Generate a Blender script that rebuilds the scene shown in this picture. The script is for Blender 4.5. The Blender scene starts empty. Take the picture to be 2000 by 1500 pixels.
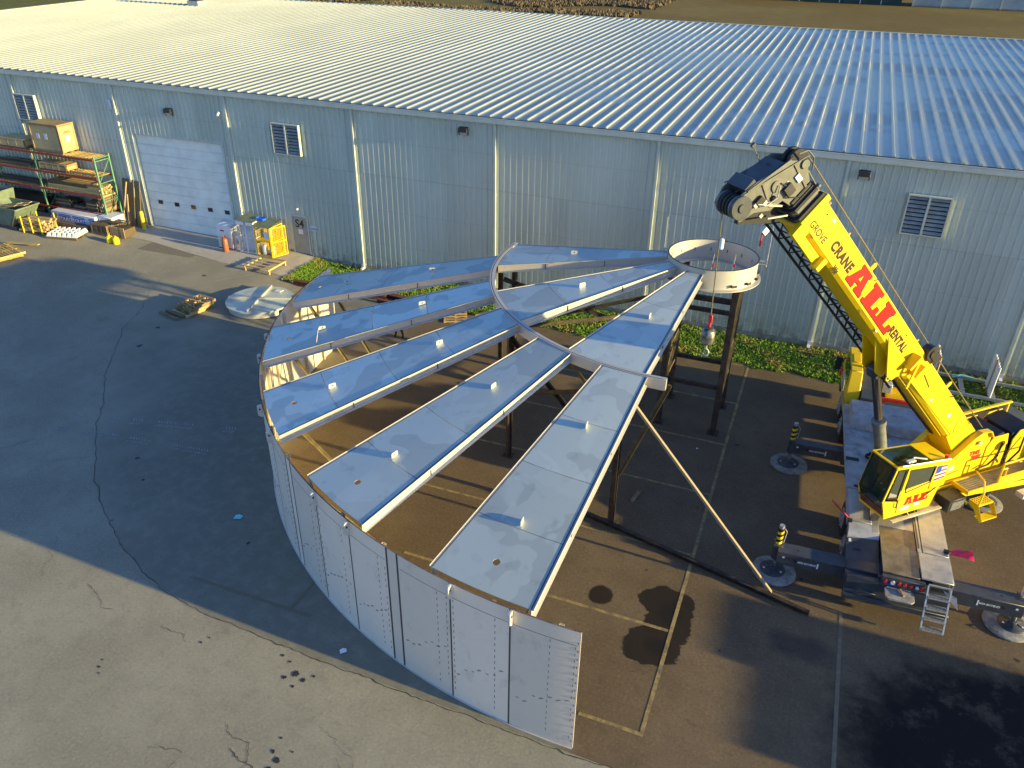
import bpy, math, random
from mathutils import Vector, Matrix, noise
R = math.radians
rnd = random.Random(7)
S = bpy.context.scene
# ------------------------------------------------------------------ camera, sky, sun, exposure
cam = bpy.data.cameras.new('camera')
camo = bpy.data.objects.new('camera', cam)
S.collection.objects.link(camo)
camo.location = (22.197, -34.610, 16.241)
camo.rotation_euler = (1.04785, -0.01396, 0.38194)
cam.sensor_width = 36.0
cam.lens = 28.075
cam.clip_start = 0.1
cam.clip_end = 3000
S.camera = camo
SUN_EL, SUN_AZ = 10.5, -1.3        # degrees; azimuth counted from +X
w = bpy.data.worlds.new('World')
S.world = w
w.use_nodes = True
wn = w.node_tree
sky = wn.nodes.new('ShaderNodeTexSky')
sky.sky_type = 'NISHITA'
sky.sun_disc = False
sky.sun_elevation = R(SUN_EL)
sky.sun_rotation = R(90 - SUN_AZ)
sky.air_density = 1.0
sky.dust_density = 0.6
sky.ozone_density = 1.0
bg = wn.nodes['Background']
bg.inputs['Strength'].default_value = 0.135
tint = wn.nodes.new('ShaderNodeMix'); tint.data_type = 'RGBA'; tint.blend_type = 'MULTIPLY'
tint.inputs[0].default_value = 1.0
tint.inputs[7].default_value = (0.48, 0.68, 1.14, 1)      # cool white balance of the photograph
wn.links.new(sky.outputs[0], tint.inputs[6])
wn.links.new(tint.outputs[2], bg.inputs[0])
sl = bpy.data.lights.new('sun', 'SUN')
sl.energy = 5.0
sl.angle = R(0.6)
sl.color = (1.0, 0.79, 0.33)
so = bpy.data.objects.new('sun', sl)
S.collection.objects.link(so)
sd = Vector((math.cos(R(SUN_EL)) * math.cos(R(SUN_AZ)), math.cos(R(SUN_EL)) * math.sin(R(SUN_AZ)), math.sin(R(SUN_EL))))
so.rotation_euler = (-sd).to_track_quat('-Z', 'Y').to_euler()
so.location = (60, -20, 40)
S.view_settings.view_transform = 'Standard'
S.view_settings.look = 'None'
S.view_settings.exposure = 1.25
S.view_settings.gamma = 1.0
S.view_settings.use_curve_mapping = False

# ------------------------------------------------------------------ helpers
COL = S.collection

def terr(x, y):
    xs = [(-60, 1.1), (-25, .85), (-18, .62), (-14.4, .4), (-8.5, .36), (-4.4, .3), (-3.0, .2), (-2, 0), (60, 0)]
    A = xs[0][1] if x < -60 else 0.0
    for (a, b), (c, d) in zip(xs, xs[1:]):
        if a <= x <= c:
            A = b + (d - b) * (x - a) / (c - a)
    if y <= -9: s = 0.0
    elif y <= -2: s = .9 * (y + 9) / 7
    elif y <= 0: s = .9 + .1 * (y + 2) / 2
    else: s = 1.0
    return A * s

class MB:
    def __init__(s):
        s.v = []; s.f = []; s.M = Matrix.Identity(4)
    def add(s, vs, fs):
        b = len(s.v); M = s.M
        s.v += [tuple(M @ Vector(p)) for p in vs]
        s.f += [tuple(i + b for i in f) for f in fs]
        return s
    def box(s, x0, x1, y0, y1, z0, z1):
        return s.add([(x0,y0,z0),(x1,y0,z0),(x1,y1,z0),(x0,y1,z0),(x0,y0,z1),(x1,y0,z1),(x1,y1,z1),(x0,y1,z1)],
                     [(0,3,2,1),(4,5,6,7),(0,1,5,4),(1,2,6,5),(2,3,7,6),(3,0,4,7)])
    def cbox(s, cx, cy, cz, sx, sy, sz):
        return s.box(cx-sx/2, cx+sx/2, cy-sy/2, cy+sy/2, cz-sz/2, cz+sz/2)
    def bar(s, p, q, w=.1, h=.1, up=(0,0,1)):
        p = Vector(p); q = Vector(q); d = (q-p).normalized(); u = Vector(up)
        if abs(d.dot(u)) > .98: u = Vector((0,1,0)) if abs(d.y) < .9 else Vector((1,0,0))
        r = d.cross(u).normalized(); u = r.cross(d)
        vs = []
        for b in (p, q):
            for a, c in ((-1,-1),(1,-1),(1,1),(-1,1)):
                vs.append(b + r*a*w/2 + u*c*h/2)
        return s.add(vs, [(0,1,2,3),(7,6,5,4),(0,4,5,1),(1,5,6,2),(2,6,7,3),(3,7,4,0)])
    def ibeam(s, p, q, w=.2, h=.2, t=.018, up=(0,1,0)):
        p = Vector(p); q = Vector(q); d = (q-p).normalized(); u = Vector(up)
        if abs(d.dot(u)) > .98: u = Vector((1,0,0))
        r = d.cross(u).normalized(); u = r.cross(d)
        s.bar(p+u*(h/2-t/2), q+u*(h/2-t/2), w, t, u)
        s.bar(p-u*(h/2-t/2), q-u*(h/2-t/2), w, t, u)
        return s.bar(p, q, t, h-2*t-.002, u)
    def angle(s, p, q, w=.1, t=.012, up=(0,0,1)):
        p = Vector(p); q = Vector(q); d = (q-p).normalized(); u = Vector(up)
        if abs(d.dot(u)) > .98: u = Vector((0,1,0))
        r = d.cross(u).normalized(); u = r.cross(d)
        s.bar(p-u*w/2, q-u*w/2, w, t, u)
        return s.bar(p-r*w/2+u*t, q-r*w/2+u*t, t, w, u)
    def tube(s, p, q, r=.05, n=8, r2=None, caps=True):
        p = Vector(p); q = Vector(q); d = (q-p).normalized(); r2 = r if r2 is None else r2
        u = Vector((0,0,1)) if abs(d.z) < .9 else Vector((1,0,0))
        a = d.cross(u).normalized(); b = a.cross(d)
        vs = []
        for c, rr in ((p, r), (q, r2)):
            for i in range(n):
                t = 2*math.pi*i/n
                vs.append(c + a*math.cos(t)*rr + b*math.sin(t)*rr)
        fs = [(i, i+n, (i+1)%n+n, (i+1)%n) for i in range(n)]
        if caps: fs += [tuple(range(n)), tuple(range(2*n-1, n-1, -1))]
        return s.add(vs, fs)
    def path(s, pts, r=.03, n=6):
        for a, b in zip(pts, pts[1:]): s.tube(a, b, r, n)
        return s
    def lathe(s, prof, n=24, a0=0.0, a1=360.0):
        full = abs(a1-a0) >= 359.9; m = n if full else n+1
        vs = []
        for r, z in prof:
            for i in range(m):
                t = R(a0 + (a1-a0)*i/n); vs.append((r*math.cos(t), r*math.sin(t), z))
        fs = []
        for k in range(len(prof)-1):
            for i in range(n):
                j = (i+1) % m
                fs.append((k*m+i, k*m+j, (k+1)*m+j, (k+1)*m+i))
        return s.add(vs, fs)
    def prism(s, poly, h0, h1):
        # poly in local xy, extruded in z between h0 and h1
        n = len(poly)
        vs = [(x, y, h0) for x, y in poly] + [(x, y, h1) for x, y in poly]
        fs = [tuple(range(n-1, -1, -1)), tuple(range(n, 2*n))] + [(i, (i+1)%n, (i+1)%n+n, i+n) for i in range(n)]
        return s.add(vs, fs)
    def xzprism(s, poly, y0, y1):
        # poly in (x,z), extruded in y
        n = len(poly)
        vs = [(x, y0, z) for x, z in poly] + [(x, y1, z) for x, z in poly]
        fs = [tuple(range(n-1, -1, -1)), tuple(range(n, 2*n))] + [(i, (i+1)%n, (i+1)%n+n, i+n) for i in range(n)]
        return s.add(vs, fs)
    def quad(s, a, b, c, d):
        return s.add([a, b, c, d], [(0,1,2,3)])
    def mesh(s, name, mat, Mi=None, sharp=35):
        me = bpy.data.meshes.new(name)
        vs = s.v if Mi is None else [tuple(Mi @ Vector(p)) for p in s.v]
        me.from_pydata(vs, [], s.f)
        me.materials.append(mat)
        me.polygons.foreach_set('use_smooth', [True]*len(me.polygons))
        me.update()
        try: me.set_sharp_from_angle(angle=R(sharp))
        except Exception: pass
        return me

WM = {}          # world matrices of the roots
def wmat(o):
    if o is None: return Matrix.Identity(4)
    return WM.get(o.name) or Matrix.Identity(4)

def tag(o, label=None, cat=None, group=None, kind=None):
    if label: o['label'] = label
    if cat: o['category'] = cat
    if group: o['group'] = group
    if kind: o['kind'] = kind
    return o

def root(name, loc=(0,0,0), rz=0.0, label=None, cat=None, group=None):
    o = bpy.data.objects.new(name, None)
    COL.objects.link(o)
    o.location = loc; o.rotation_euler = (0, 0, rz)
    o.empty_display_size = .3
    WM[o.name] = Matrix.Translation(loc) @ Matrix.Rotation(rz, 4, 'Z')
    return tag(o, label, cat, group)

def build(mb, name, mat, parent=None, bevel=0.0, sharp=35, local=False, flip=False):
    """mb holds WORLD coordinates (or local ones if local=True); makes one mesh object under parent."""
    W = wmat(parent)
    me = mb.mesh(name, mat, None if local else W.inverted(), sharp)
    o = bpy.data.objects.new(name, me)
    COL.objects.link(o)
    if parent is not None: o.parent = parent
    WM[o.name] = W
    if bevel:
        m = o.modifiers.new('bevel', 'BEVEL'); m.width = bevel; m.segments = 1; m.limit_method = 'ANGLE'; m.angle_limit = R(40)
    return o

def inst(me, name, M, parent=None, label=None):
    """object sharing mesh data, placed at world matrix M"""
    o = bpy.data.objects.new(name, me)
    COL.objects.link(o)
    if parent is not None:
        o.parent = parent
        o.matrix_local = wmat(parent).inverted() @ M
    else:
        o.matrix_local = M
    WM[o.name] = M
    return o

def TR(x=0, y=0, z=0, rz=0, ry=0, rx=0):
    return Matrix.Translation((x,y,z)) @ Matrix.Rotation(R(rz),4,'Z') @ Matrix.Rotation(R(ry),4,'Y') @ Matrix.Rotation(R(rx),4,'X')

def copytree(o, parent, loc=None, rz=None):
    c = o.copy(); COL.objects.link(c); c.parent = parent
    if loc is not None: c.location = loc
    if rz is not None: c.rotation_euler = (0, 0, rz)
    for ch in list(o.children): copytree(ch, c)
    return c

# ------------------------------------------------------------------ materials
class NT:
    def __init__(s, name):
        s.m = bpy.data.materials.new(name); s.m.use_nodes = True
        s.t = s.m.node_tree; s.b = s.t.nodes['Principled BSDF']
        s.geo = s.t.nodes.new('ShaderNodeNewGeometry')
        s.pos = s.geo.outputs['Position']
    def n(s, t, **k):
        nd = s.t.nodes.new(t)
        for a, b in k.items(): setattr(nd, a, b)
        return nd
    def link(s, a, b): s.t.links.new(a, b)
    def setin(s, sock, v):
        if isinstance(v, bpy.types.NodeSocket): s.link(v, sock)
        elif isinstance(v, (tuple, list)) and len(v) == 3 and sock.type == 'RGBA': sock.default_value = (*v, 1)
        else: sock.default_value = v
    def scale(s, v, sc):
        m = s.n('ShaderNodeVectorMath', operation='MULTIPLY'); s.setin(m.inputs[0], v); m.inputs[1].default_value = sc
        return m.outputs[0]
    def noise(s, sc=5, det=4, rough=.55, vec=None, dist=0.0):
        m = s.n('ShaderNodeTexNoise'); m.inputs['Scale'].default_value = sc; m.inputs['Detail'].default_value = det
        m.inputs['Roughness'].default_value = rough; m.inputs['Distortion'].default_value = dist
        s.link(vec if vec is not None else s.pos, m.inputs['Vector'])
        return m.outputs['Fac']
    def ramp(s, f, a, b, lo=0.0, hi=1.0):
        m = s.n('ShaderNodeMapRange', interpolation_type='SMOOTHSTEP'); s.setin(m.inputs[0], f)
        for i, v in enumerate((a, b, lo, hi)): m.inputs[i+1].default_value = v
        return m.outputs[0]
    def math(s, op, a, b=0.0):
        m = s.n('ShaderNodeMath', operation=op); s.setin(m.inputs[0], a); s.setin(m.inputs[1], b)
        return m.outputs[0]
    def mix(s, f, a, b, mode='MIX'):
        m = s.n('ShaderNodeMix', data_type='RGBA', blend_type=mode); s.setin(m.inputs[0], f); s.setin(m.inputs[6], a); s.setin(m.inputs[7], b)
        return m.outputs[2]
    def rand(s, c, lo=.9, hi=1.06):
        oi = s.n('ShaderNodeObjectInfo'); v = s.ramp(oi.outputs['Random'], 0, 1, lo, hi)
        m = s.n('ShaderNodeVectorMath', operation='SCALE'); s.link(c, m.inputs[0]); s.link(v, m.inputs['Scale']); return m.outputs[0]
    def bump(s, h, strength=.3, dist=.01):
        m = s.n('ShaderNodeBump'); m.inputs['Strength'].default_value = strength; m.inputs['Distance'].default_value = dist
        s.link(h, m.inputs['Height']); s.link(m.outputs[0], s.b.inputs['Normal'])
    def out(s, col=None, rough=None, metal=None, spec=None):
        if col is not None: s.setin(s.b.inputs['Base Color'], col)
        if rough is not None: s.setin(s.b.inputs['Roughness'], rough)
        if metal is not None: s.setin(s.b.inputs['Metallic'], metal)
        if spec is not None: s.setin(s.b.inputs['Specular IOR Level'], spec)
        return s.m

def simple(name, col, rough=.6, metal=0.0, var=.12, sc=6.0, grain=.0, gsc=60.0, dirt=None, dirtamt=.3, spec=.5, bd=.004):
    t = NT(name)
    f = t.noise(sc, 5, .6)
    dark = tuple(c*(1-var*2) for c in col); lite = tuple(min(1, c*(1+var)) for c in col)
    c = t.mix(t.ramp(f, .3, .7), dark, lite)
    if dirt:
        f2 = t.noise(sc*.6, 6, .7)
        c = t.mix(t.ramp(f2, .52, .68, 0, dirtamt), c, dirt)
    r = t.math('ADD', rough - .06, t.math('MULTIPLY', f, .12))
    if grain: t.bump(t.noise(gsc, 3, .6), grain, bd)
    return t.out(c, r, metal, spec)
# ---- setting materials
def mk_asphalt(name, c0, c1, blotch, spots=False, wet=False, bumpy=.35):
    t = NT(name)
    big = t.noise(.35, 5, .6); mid = t.noise(2.2, 6, .65); fine = t.noise(38, 3, .7)
    c = t.mix(t.ramp(big, .35, .68), c0, c1)
    c = t.mix(t.ramp(mid, .45, .75, 0, .5), c, blotch)
    # scuffs, stretched along the driving direction
    sv = t.scale(t.pos, (.7, 5.0, 1))
    scuff = t.ramp(t.noise(3.2, 6, .8, sv), .66, .78, 0, .35)
    c = t.mix(scuff, c, tuple(min(1, x*1.7+.05) for x in c1))
    grit = t.noise(95, 2, .8)
    c = t.mix(t.ramp(grit, .3, .7, 0, .55), tuple(x*.62 for x in c0), c) if False else t.mix(t.ramp(grit, .62, .72, 0, .35), c, tuple(min(1, x*1.9+.03) for x in c1))
    c = t.mix(t.ramp(grit, .38, .28, 0, .5), c, tuple(x*.45 for x in c0))
    mott = t.noise(13, 4, .75)
    c = t.mix(t.ramp(mott, .52, .66, 0, .30), c, tuple(min(1, x*1.45+.02) for x in c1))
    c = t.mix(t.ramp(mott, .46, .34, 0, .45), c, tuple(x*.62 for x in c0))
    stain = t.ramp(t.noise(.9, 5, .7, None, .8), .60, .70, 0, .30)
    c = t.mix(stain, c, tuple(x*.62 for x in c0))
    arcs = t.ramp(t.noise(1.1, 6, .8, t.scale(t.pos, (4.5, .6, 1))), .64, .72, 0, .22)
    c = t.mix(arcs, c, tuple(x*.6 for x in c0))
    white = t.ramp(t.noise(9, 5, .75), .74, .8, 0, .35)
    c = t.mix(white, c, (.42, .41, .38))
    rough = t.math('ADD', .82, t.math('MULTIPLY', fine, .1))
    if spots:
        sp = t.n('ShaderNodeSeparateXYZ'); t.link(t.pos, sp.inputs[0])
        xx = t.math('ADD', sp.outputs[0], t.math('MULTIPLY', t.math('SUBTRACT', t.noise(.25, 4, .6), .5), 5.0))
        vd = t.n('ShaderNodeVectorMath', operation='SUBTRACT'); t.link(t.pos, vd.inputs[0]); vd.inputs[1].default_value = (19.03, -7.82, 0)
        vl = t.n('ShaderNodeVectorMath', operation='LENGTH'); t.link(t.scale(vd.outputs[0], (1, 1, 0)), vl.inputs[0])
        outside = t.math('MULTIPLY', t.ramp(vl.outputs['Value'], 14.6, 15.6), t.ramp(sp.outputs[0], 19.6, 18.8))
        oldc = t.mix(t.ramp(mid, .4, .7), (.18,.168,.125), (.225,.21,.158))
        oldc = t.mix(t.ramp(mott, .46, .34, 0, .45), oldc, (.13,.12,.09))
        lotc = t.mix(t.ramp(big, .35, .68), (.245,.225,.160), (.30,.278,.200))
        rr_ = t.math('ADD', vl.outputs['Value'], t.math('MULTIPLY', t.math('SUBTRACT', t.noise(.35, 4, .6), .5), 9.0))
        oldc = t.mix(t.ramp(rr_, 17.0, 24.5, 0, .9), oldc, lotc)
        c = t.mix(t.math('MAXIMUM', t.ramp(xx, 7.5, 2.0, 0, .9), outside), c, oldc)  # browner inside the tank and rightward: the light's warmth put into the colour
        wob = t.noise(1.6, 6, .62)
        def blob(cx, cy, rx, ry, soft=.1, amp=.55):
            v = t.n('ShaderNodeVectorMath', operation='SUBTRACT'); t.link(t.pos, v.inputs[0]); v.inputs[1].default_value = (cx, cy, 0)
            v2 = t.scale(v.outputs[0], (1/rx, 1/ry, 0))
            ln = t.n('ShaderNodeVectorMath', operation='LENGTH'); t.link(v2, ln.inputs[0])
            e = t.math('ADD', ln.outputs['Value'], t.math('MULTIPLY', t.math('SUBTRACT', wob, .5), amp*2))
            return t.ramp(e, 1.0, 1.0-soft, 0, 1)
        m = None
        for b in ((18.59,-18.37,.40,.40,.22,.35), (20.34,-17.95,.82,.62,.08,.5), (20.55,-18.75,.66,.75,.08,.5), (20.28,-19.62,.80,.70,.08,.5)):
            q = blob(*b); m = q if m is None else t.math('MAXIMUM', m, q)
        c = t.mix(t.math('MULTIPLY', m, .93), c, (.014, .010, .007))
        core = t.math('MAXIMUM', blob(20.5,-18.3,.42,.6,.6,.5), blob(20.45,-19.6,.45,.4,.6,.5))
        c = t.mix(t.math('MULTIPLY', core, .7), c, (.010, .009, .008))
        drip = t.ramp(t.noise(1.25, 2, .4), .74, .765, 0, .8)
        c = t.mix(drip, c, (.03, .022, .016))
        wetz = blob(30.2, -20.3, 6.3, 4.1, .34, .20)
        c = t.mix(t.math('MULTIPLY', t.math('MULTIPLY', wetz, t.ramp(t.noise(.9, 5, .7), .66, .52, .55, 1.0)), .95), c, (.004, .004, .005))
        wet2 = blob(24.0, -18.2, 1.3, .6, .6, .6)
        c = t.mix(t.math('MULTIPLY', wet2, .6), c, (.03, .03, .03))
        rough = t.math('SUBTRACT', rough, t.math('MULTIPLY', m, .18))
    t.bump(t.math('ADD', t.math('MULTIPLY', grit, .6), t.math('MULTIPLY', mid, 1.2)), bumpy, .02)
    return t.out(c, rough, 0, .22)

M = {}
M['lot'] = mk_asphalt('lot_old_asphalt', (.245,.225,.160), (.30,.278,.200), (.205,.190,.140))
M['brown'] = mk_asphalt('lot_brown_asphalt', (.120,.086,.050), (.160,.118,.070), (.098,.070,.044), spots=True)
M['apronc'] = mk_asphalt('apron_concrete', (.36,.33,.28), (.42,.39,.33), (.31,.28,.23), bumpy=.15)
M['patchc'] = mk_asphalt('patch_asphalt', (.17,.15,.11), (.2,.175,.13), (.14,.12,.09), bumpy=.15)
t = NT('yellow_line_paint')
f = t.ramp(t.noise(3.5, 7, .8), .36, .66, 0, .85)
M['line'] = t.out(t.mix(f, (.15,.115,.07), (.42,.32,.11)), .8, 0, .3)
t = NT('faded_line_paint')
f = t.ramp(t.noise(5, 6, .75), .48, .66)
M['linef'] = t.out(t.mix(f, (.165,.135,.088), (.225,.19,.108)), .8, 0, .3)
t = NT('field_soil')
f = t.noise(.022, 6, .6); g = t.noise(.5, 5, .7, t.scale(t.pos, (.6, 2.0, 1)))
c = t.mix(t.ramp(f, .42, .6), (.17,.115,.035), (.21,.155,.050))
c = t.mix(t.ramp(g, .4, .65, 0, .7), c, (.12,.095,.025))
# greener towards the left of the warehouse
sep = t.n('ShaderNodeSeparateXYZ'); t.link(t.pos, sep.inputs[0])
gx = t.math('ADD', sep.outputs[0], t.math('MULTIPLY', t.noise(.03, 4, .6), 50))
c = t.mix(t.ramp(gx, -20, -75, 0, 1), c, t.mix(t.ramp(g, .35, .65), (.10,.105,.018), (.15,.14,.03)))
pud = t.ramp(t.noise(.09, 4, .6, t.scale(t.pos, (.45, 1.2, 1))), .71, .75, 0, .8)
c = t.mix(pud, c, (.33,.31,.27))
t.bump(g, .8, .3)
M['field'] = t.out(c, .95, 0, .1)
t = NT('grass_ground')
f = t.noise(1.1, 6, .7); g = t.noise(14, 4, .7)
c = t.mix(t.ramp(f, .42, .62), (.085,.125,.02), (.17,.125,.05))
c = t.mix(t.ramp(g, .35, .65, 0, .7), c, (.055,.08,.016))
t.bump(g, .8, .05)
M['grassg'] = t.out(c, .95, 0, .1)
t = NT('grass_blades')
f = t.noise(.9, 5, .65); g = t.noise(7, 3, .6)
c = t.mix(t.ramp(f, .50, .66), (.20,.34,.04), (.44,.33,.11))
c = t.mix(t.ramp(g, .35, .65), t.mix(.5, c, (.10,.17,.03)), c)
M['grass'] = t.out(c, .8, 0, .2)
# ---- warehouse
t = NT('wall_cladding')
f = t.noise(.5, 5, .6, t.scale(t.pos, (1, 1, .3))); g = t.noise(3, 5, .7, t.scale(t.pos, (3, 1, .4)))
c = t.mix(t.ramp(f, .35, .65), (.555,.595,.50), (.61,.645,.55))
c = t.mix(t.ramp(g, .58, .75, 0, .35), c, (.32,.34,.32))
sp = t.n('ShaderNodeSeparateXYZ'); t.link(t.pos, sp.inputs[0])
spl = t.math('MULTIPLY', t.ramp(sp.outputs[2], 1.3, .25), t.ramp(t.noise(2.2, 6, .7), .42, .62, 0, .6))
c = t.mix(spl, c, (.20,.17,.12))
run = t.ramp(t.noise(2.0, 5, .75, t.scale(t.pos, (7, 1, .25))), .60, .74, 0, .4)
c = t.mix(run, c, (.30,.29,.25))
# screw rows at the girts
for zz in (1.6, 3.4, 5.22, 6.9):
    d = t.math('ABSOLUTE', t.math('SUBTRACT', sp.outputs[2], zz))
    c = t.mix(t.ramp(d, .035, .012, 0, .13 if zz != 5.22 else .25), c, (.22,.22,.20))
c = t.rand(c, .93, 1.04)
M['clad'] = t.out(c, t.math('ADD', .42, t.math('MULTIPLY', g, .12)), .15, .5)
M['trim'] = simple('wall_trim', (.54,.58,.50), .45, .1, .05, 2)
t = NT('roof_steel')
f = t.noise(.16, 5, .6, t.scale(t.pos, (1, .55, 1))); g = t.noise(1.6, 6, .7, t.scale(t.pos, (3.5, .35, 1)))
sp = t.n('ShaderNodeSeparateXYZ'); t.link(t.pos, sp.inputs[0])
wet = t.math('MULTIPLY', t.ramp(t.noise(.12, 4, .6, t.scale(t.pos, (.8, 1.6, 1))), .44, .54), t.ramp(sp.outputs[0], -2, 14))
c = t.mix(t.ramp(f, .35, .65), (.335,.36,.305), (.38,.405,.345))
c = t.mix(t.ramp(g, .5, .75, 0, .4), c, (.33,.33,.31))
c = t.mix(t.math('MULTIPLY', wet, .16), c, (.36,.37,.36))
t.bump(g, .10, .004)
M['roof'] = t.out(c, t.math('SUBTRACT', t.math('ADD', .40, t.math('MULTIPLY', g, .15)), t.math('MULTIPLY', wet, .12)), t.math('ADD', .35, t.math('MULTIPLY', wet, .35)), .5)
M['concrete'] = simple('foundation_concrete', (.27,.25,.20), .9, 0, .15, 3, .3, 40, (.12,.11,.08), .5)
M['white'] = simple('white_paint', (.72,.73,.72), .45, 0, .04, 2, dirt=(.5,.48,.42), dirtamt=.25)
M['doorw'] = simple('overhead_door_white', (.84,.85,.76), .45, 0, .05, 1.2, dirt=(.62,.62,.58), dirtamt=.3)
M['doorg'] = simple('grey_green_door_paint', (.30,.325,.30), .5, 0, .06, 3, dirt=(.18,.19,.18), dirtamt=.6)
M['glassd'] = simple('dark_glass', (.03,.032,.03), .12, 0, .2, 3)
M['blackp'] = simple('black_paint', (.018,.018,.02), .5, 0, .2, 8)
M['black'] = simple('black_rubber', (.02,.02,.022), .75, 0, .2, 12, .2, 80)
M['yellow'] = simple('safety_yellow', (.80,.56,.01), .45, 0, .05, 5, dirt=(.4,.28,.05), dirtamt=.3)
M['lens'] = simple('lamp_lens', (.6,.62,.6), .2, 0, .05, 5)
# ---- steel fabrication
def steel(name, c0, c1, stain, patch=True, seam=False, metal=.75, rough=.42):
    t = NT(name)
    f = t.noise(.75, 2, .45, dist=.25)
    isl = t.ramp(f, .50, .52)
    isl2 = t.ramp(t.noise(.45, 2, .5, dist=.5), .55, .57)
    g = t.noise(5, 6, .7)
    c = t.mix(t.math('MULTIPLY', isl, .75 if patch else .15), c0, c1)
    c = t.mix(t.math('MULTIPLY', isl2, .45 if patch else .1), c, tuple(min(1, x*1.12) for x in c0))
    c = t.mix(t.ramp(g, .62, .8, 0, .35), c, stain)
    spots = t.ramp(t.noise(2.2, 4, .65, t.scale(t.pos, (1, 1, .6))), .70, .78, 0, .35)
    c = t.mix(spots, c, stain)
    r = t.math('ADD', rough, t.math('MULTIPLY', isl, .12 if patch else .04))
    smud = t.ramp(t.noise(1.6, 6, .75, t.scale(t.pos, (1, 1, .7))), .54, .70, 0, .38)
    c = t.mix(smud, c, tuple(x*.62 for x in c1))
    c = t.rand(c, .88, 1.06)
    return t.out(c, t.math('ADD', r, t.math('MULTIPLY', g, .08)), metal, .5)
M['plate'] = steel('roof_plate_steel', (.54,.60,.53), (.40,.455,.425), (.22,.24,.23), True, metal=.38, rough=.36)
M['shell'] = steel('shell_plate_steel', (.84,.73,.60), (.76,.665,.55), (.36,.32,.27), False, metal=.25, rough=.55)
M['web'] = steel('channel_steel', (.56,.54,.49), (.5,.48,.44), (.22,.2,.17), False, metal=.45, rough=.5)
M['ringm'] = steel('hub_ring_steel', (.58,.56,.50), (.52,.5,.46), (.25,.22,.18), False, metal=.4, rough=.5)
M['seam'] = simple('weld_seam', (.07,.07,.075), .6, .2, .2, 20)
M['rust'] = simple('rusty_edge', (.17,.10,.065), .8, .1, .25, 8, .3, 60, (.28,.2,.15), .5)
M['darksteel'] = simple('dark_mill_steel', (.060,.046,.036), .6, .3, .25, 5, .15, 60, (.13,.075,.04), .5)
M['brace'] = simple('primed_brace', (.15,.12,.06), .6, .2, .2, 4, dirt=(.07,.05,.03), dirtamt=.6)
M['rustred'] = simple('red_brown_steel', (.16,.055,.035), .75, .1, .25, 5, .2, 60, (.08,.04,.03), .5)
M['zinc'] = simple('galvanised', (.45,.46,.45), .45, .5, .1, 10)
M['lug'] = simple('lifting_lug_steel', (.62,.60,.56), .45, .3, .08, 14, dirt=(.35,.3,.25), dirtamt=.4)
# ---- woods, packaging
def wood(name, c0, c1, sc=(3,3,3)):
    t = NT(name)
    g = t.noise(6, 5, .65, t.scale(t.pos, sc)); b = t.noise(1.3, 3, .6)
    c = t.mix(t.ramp(g, .35, .7), c0, c1)
    c = t.mix(t.ramp(b, .45, .7, 0, .4), c, tuple(x*.6 for x in c0))
    t.bump(g, .2, .005)
    return t.out(t.rand(c, .62, 1.15), .8, 0, .25)
M['wood'] = wood('pale_timber', (.36,.25,.12), (.50,.36,.19), (1,6,6))
M['woody'] = wood('yellow_timber', (.46,.33,.11), (.58,.43,.17), (6,1,6))
M['woodd'] = wood('weathered_timber', (.15,.11,.065), (.24,.18,.11), (1,5,5))
M['ply'] = wood('plywood', (.48,.35,.16), (.58,.44,.23), (1.5,1.5,3))
M['plyd'] = wood('old_plywood', (.15,.115,.065), (.22,.175,.11), (1.2,1.2,3))
M['orange'] = simple('rack_beam_red', (.33,.045,.02), .5, 0, .12, 4, dirt=(.18,.05,.03), dirtamt=.4)
M['rackg'] = simple('rack_upright_green', (.12,.30,.17), .5, 0, .1, 4, dirt=(.2,.22,.15), dirtamt=.4)
M['wrap'] = simple('white_lumber_wrap', (.62,.66,.72), .55, 0, .05, 3, dirt=(.45,.47,.5), dirtamt=.3)
M['blue'] = simple('print_blue', (.015,.07,.42), .5, 0, .05)
M['bluebox'] = simple('blue_plastic', (.02,.13,.62), .4, 0, .05)
M['hopper'] = simple('hopper_green', (.15,.20,.14), .6, .1, .12, 3, dirt=(.12,.07,.04), dirtamt=.5)
M['coil'] = simple('dark_bundle', (.035,.033,.03), .7, 0, .3, 9)
M['jug'] = simple('yellow_plastic', (.88,.66,.01), .35, 0, .04)
M['copper'] = simple('orange_cylinder', (.32,.115,.055), .45, .1, .1, 6)
M['paper'] = simple('paper', (.75,.76,.74), .8, 0, .04)
M['cyanp'] = simple('cyan_paper', (.25,.62,.62), .8, 0, .04)
M['print'] = simple('print_black', (.02,.02,.02), .6, 0, .1)
M['printred'] = simple('print_red', (.55,.02,.02), .5, 0, .1)
# ---- crane
t = NT('crane_yellow')
f = t.noise(1.2, 5, .65); g = t.noise(9, 6, .75)
c = t.mix(t.ramp(f, .35, .7), (.80,.55,.002), (.72,.47,.003))
c = t.mix(t.ramp(g, .60, .76, 0, .40), c, (.40,.25,.02))
c = t.mix(t.ramp(t.noise(2.4, 7, .8, t.scale(t.pos, (1, 1, 3))), .60, .72, 0, .45), c, (.28,.18,.04))
c = t.mix(t.ramp(t.noise(26, 3, .6), .70, .74, 0, .5), c, (.20,.13,.03))
M['cy'] = t.out(c, t.math('ADD', .30, t.math('MULTIPLY', g, .25)), 0, .5)
M['cgrey'] = simple('crane_dark_grey', (.055,.062,.070), .42, .1, .12, 4, dirt=(.11,.10,.09), dirtamt=.35)
M['chead'] = simple('boom_section_grey', (.135,.138,.118), .45, .1, .1, 5, dirt=(.12,.12,.10), dirtamt=.4)
M['cmid'] = simple('cylinder_grey', (.19,.195,.165), .4, .2, .08, 5)
M['chrome'] = simple('chrome_rod', (.55,.54,.5), .18, 1.0, .03)
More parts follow.
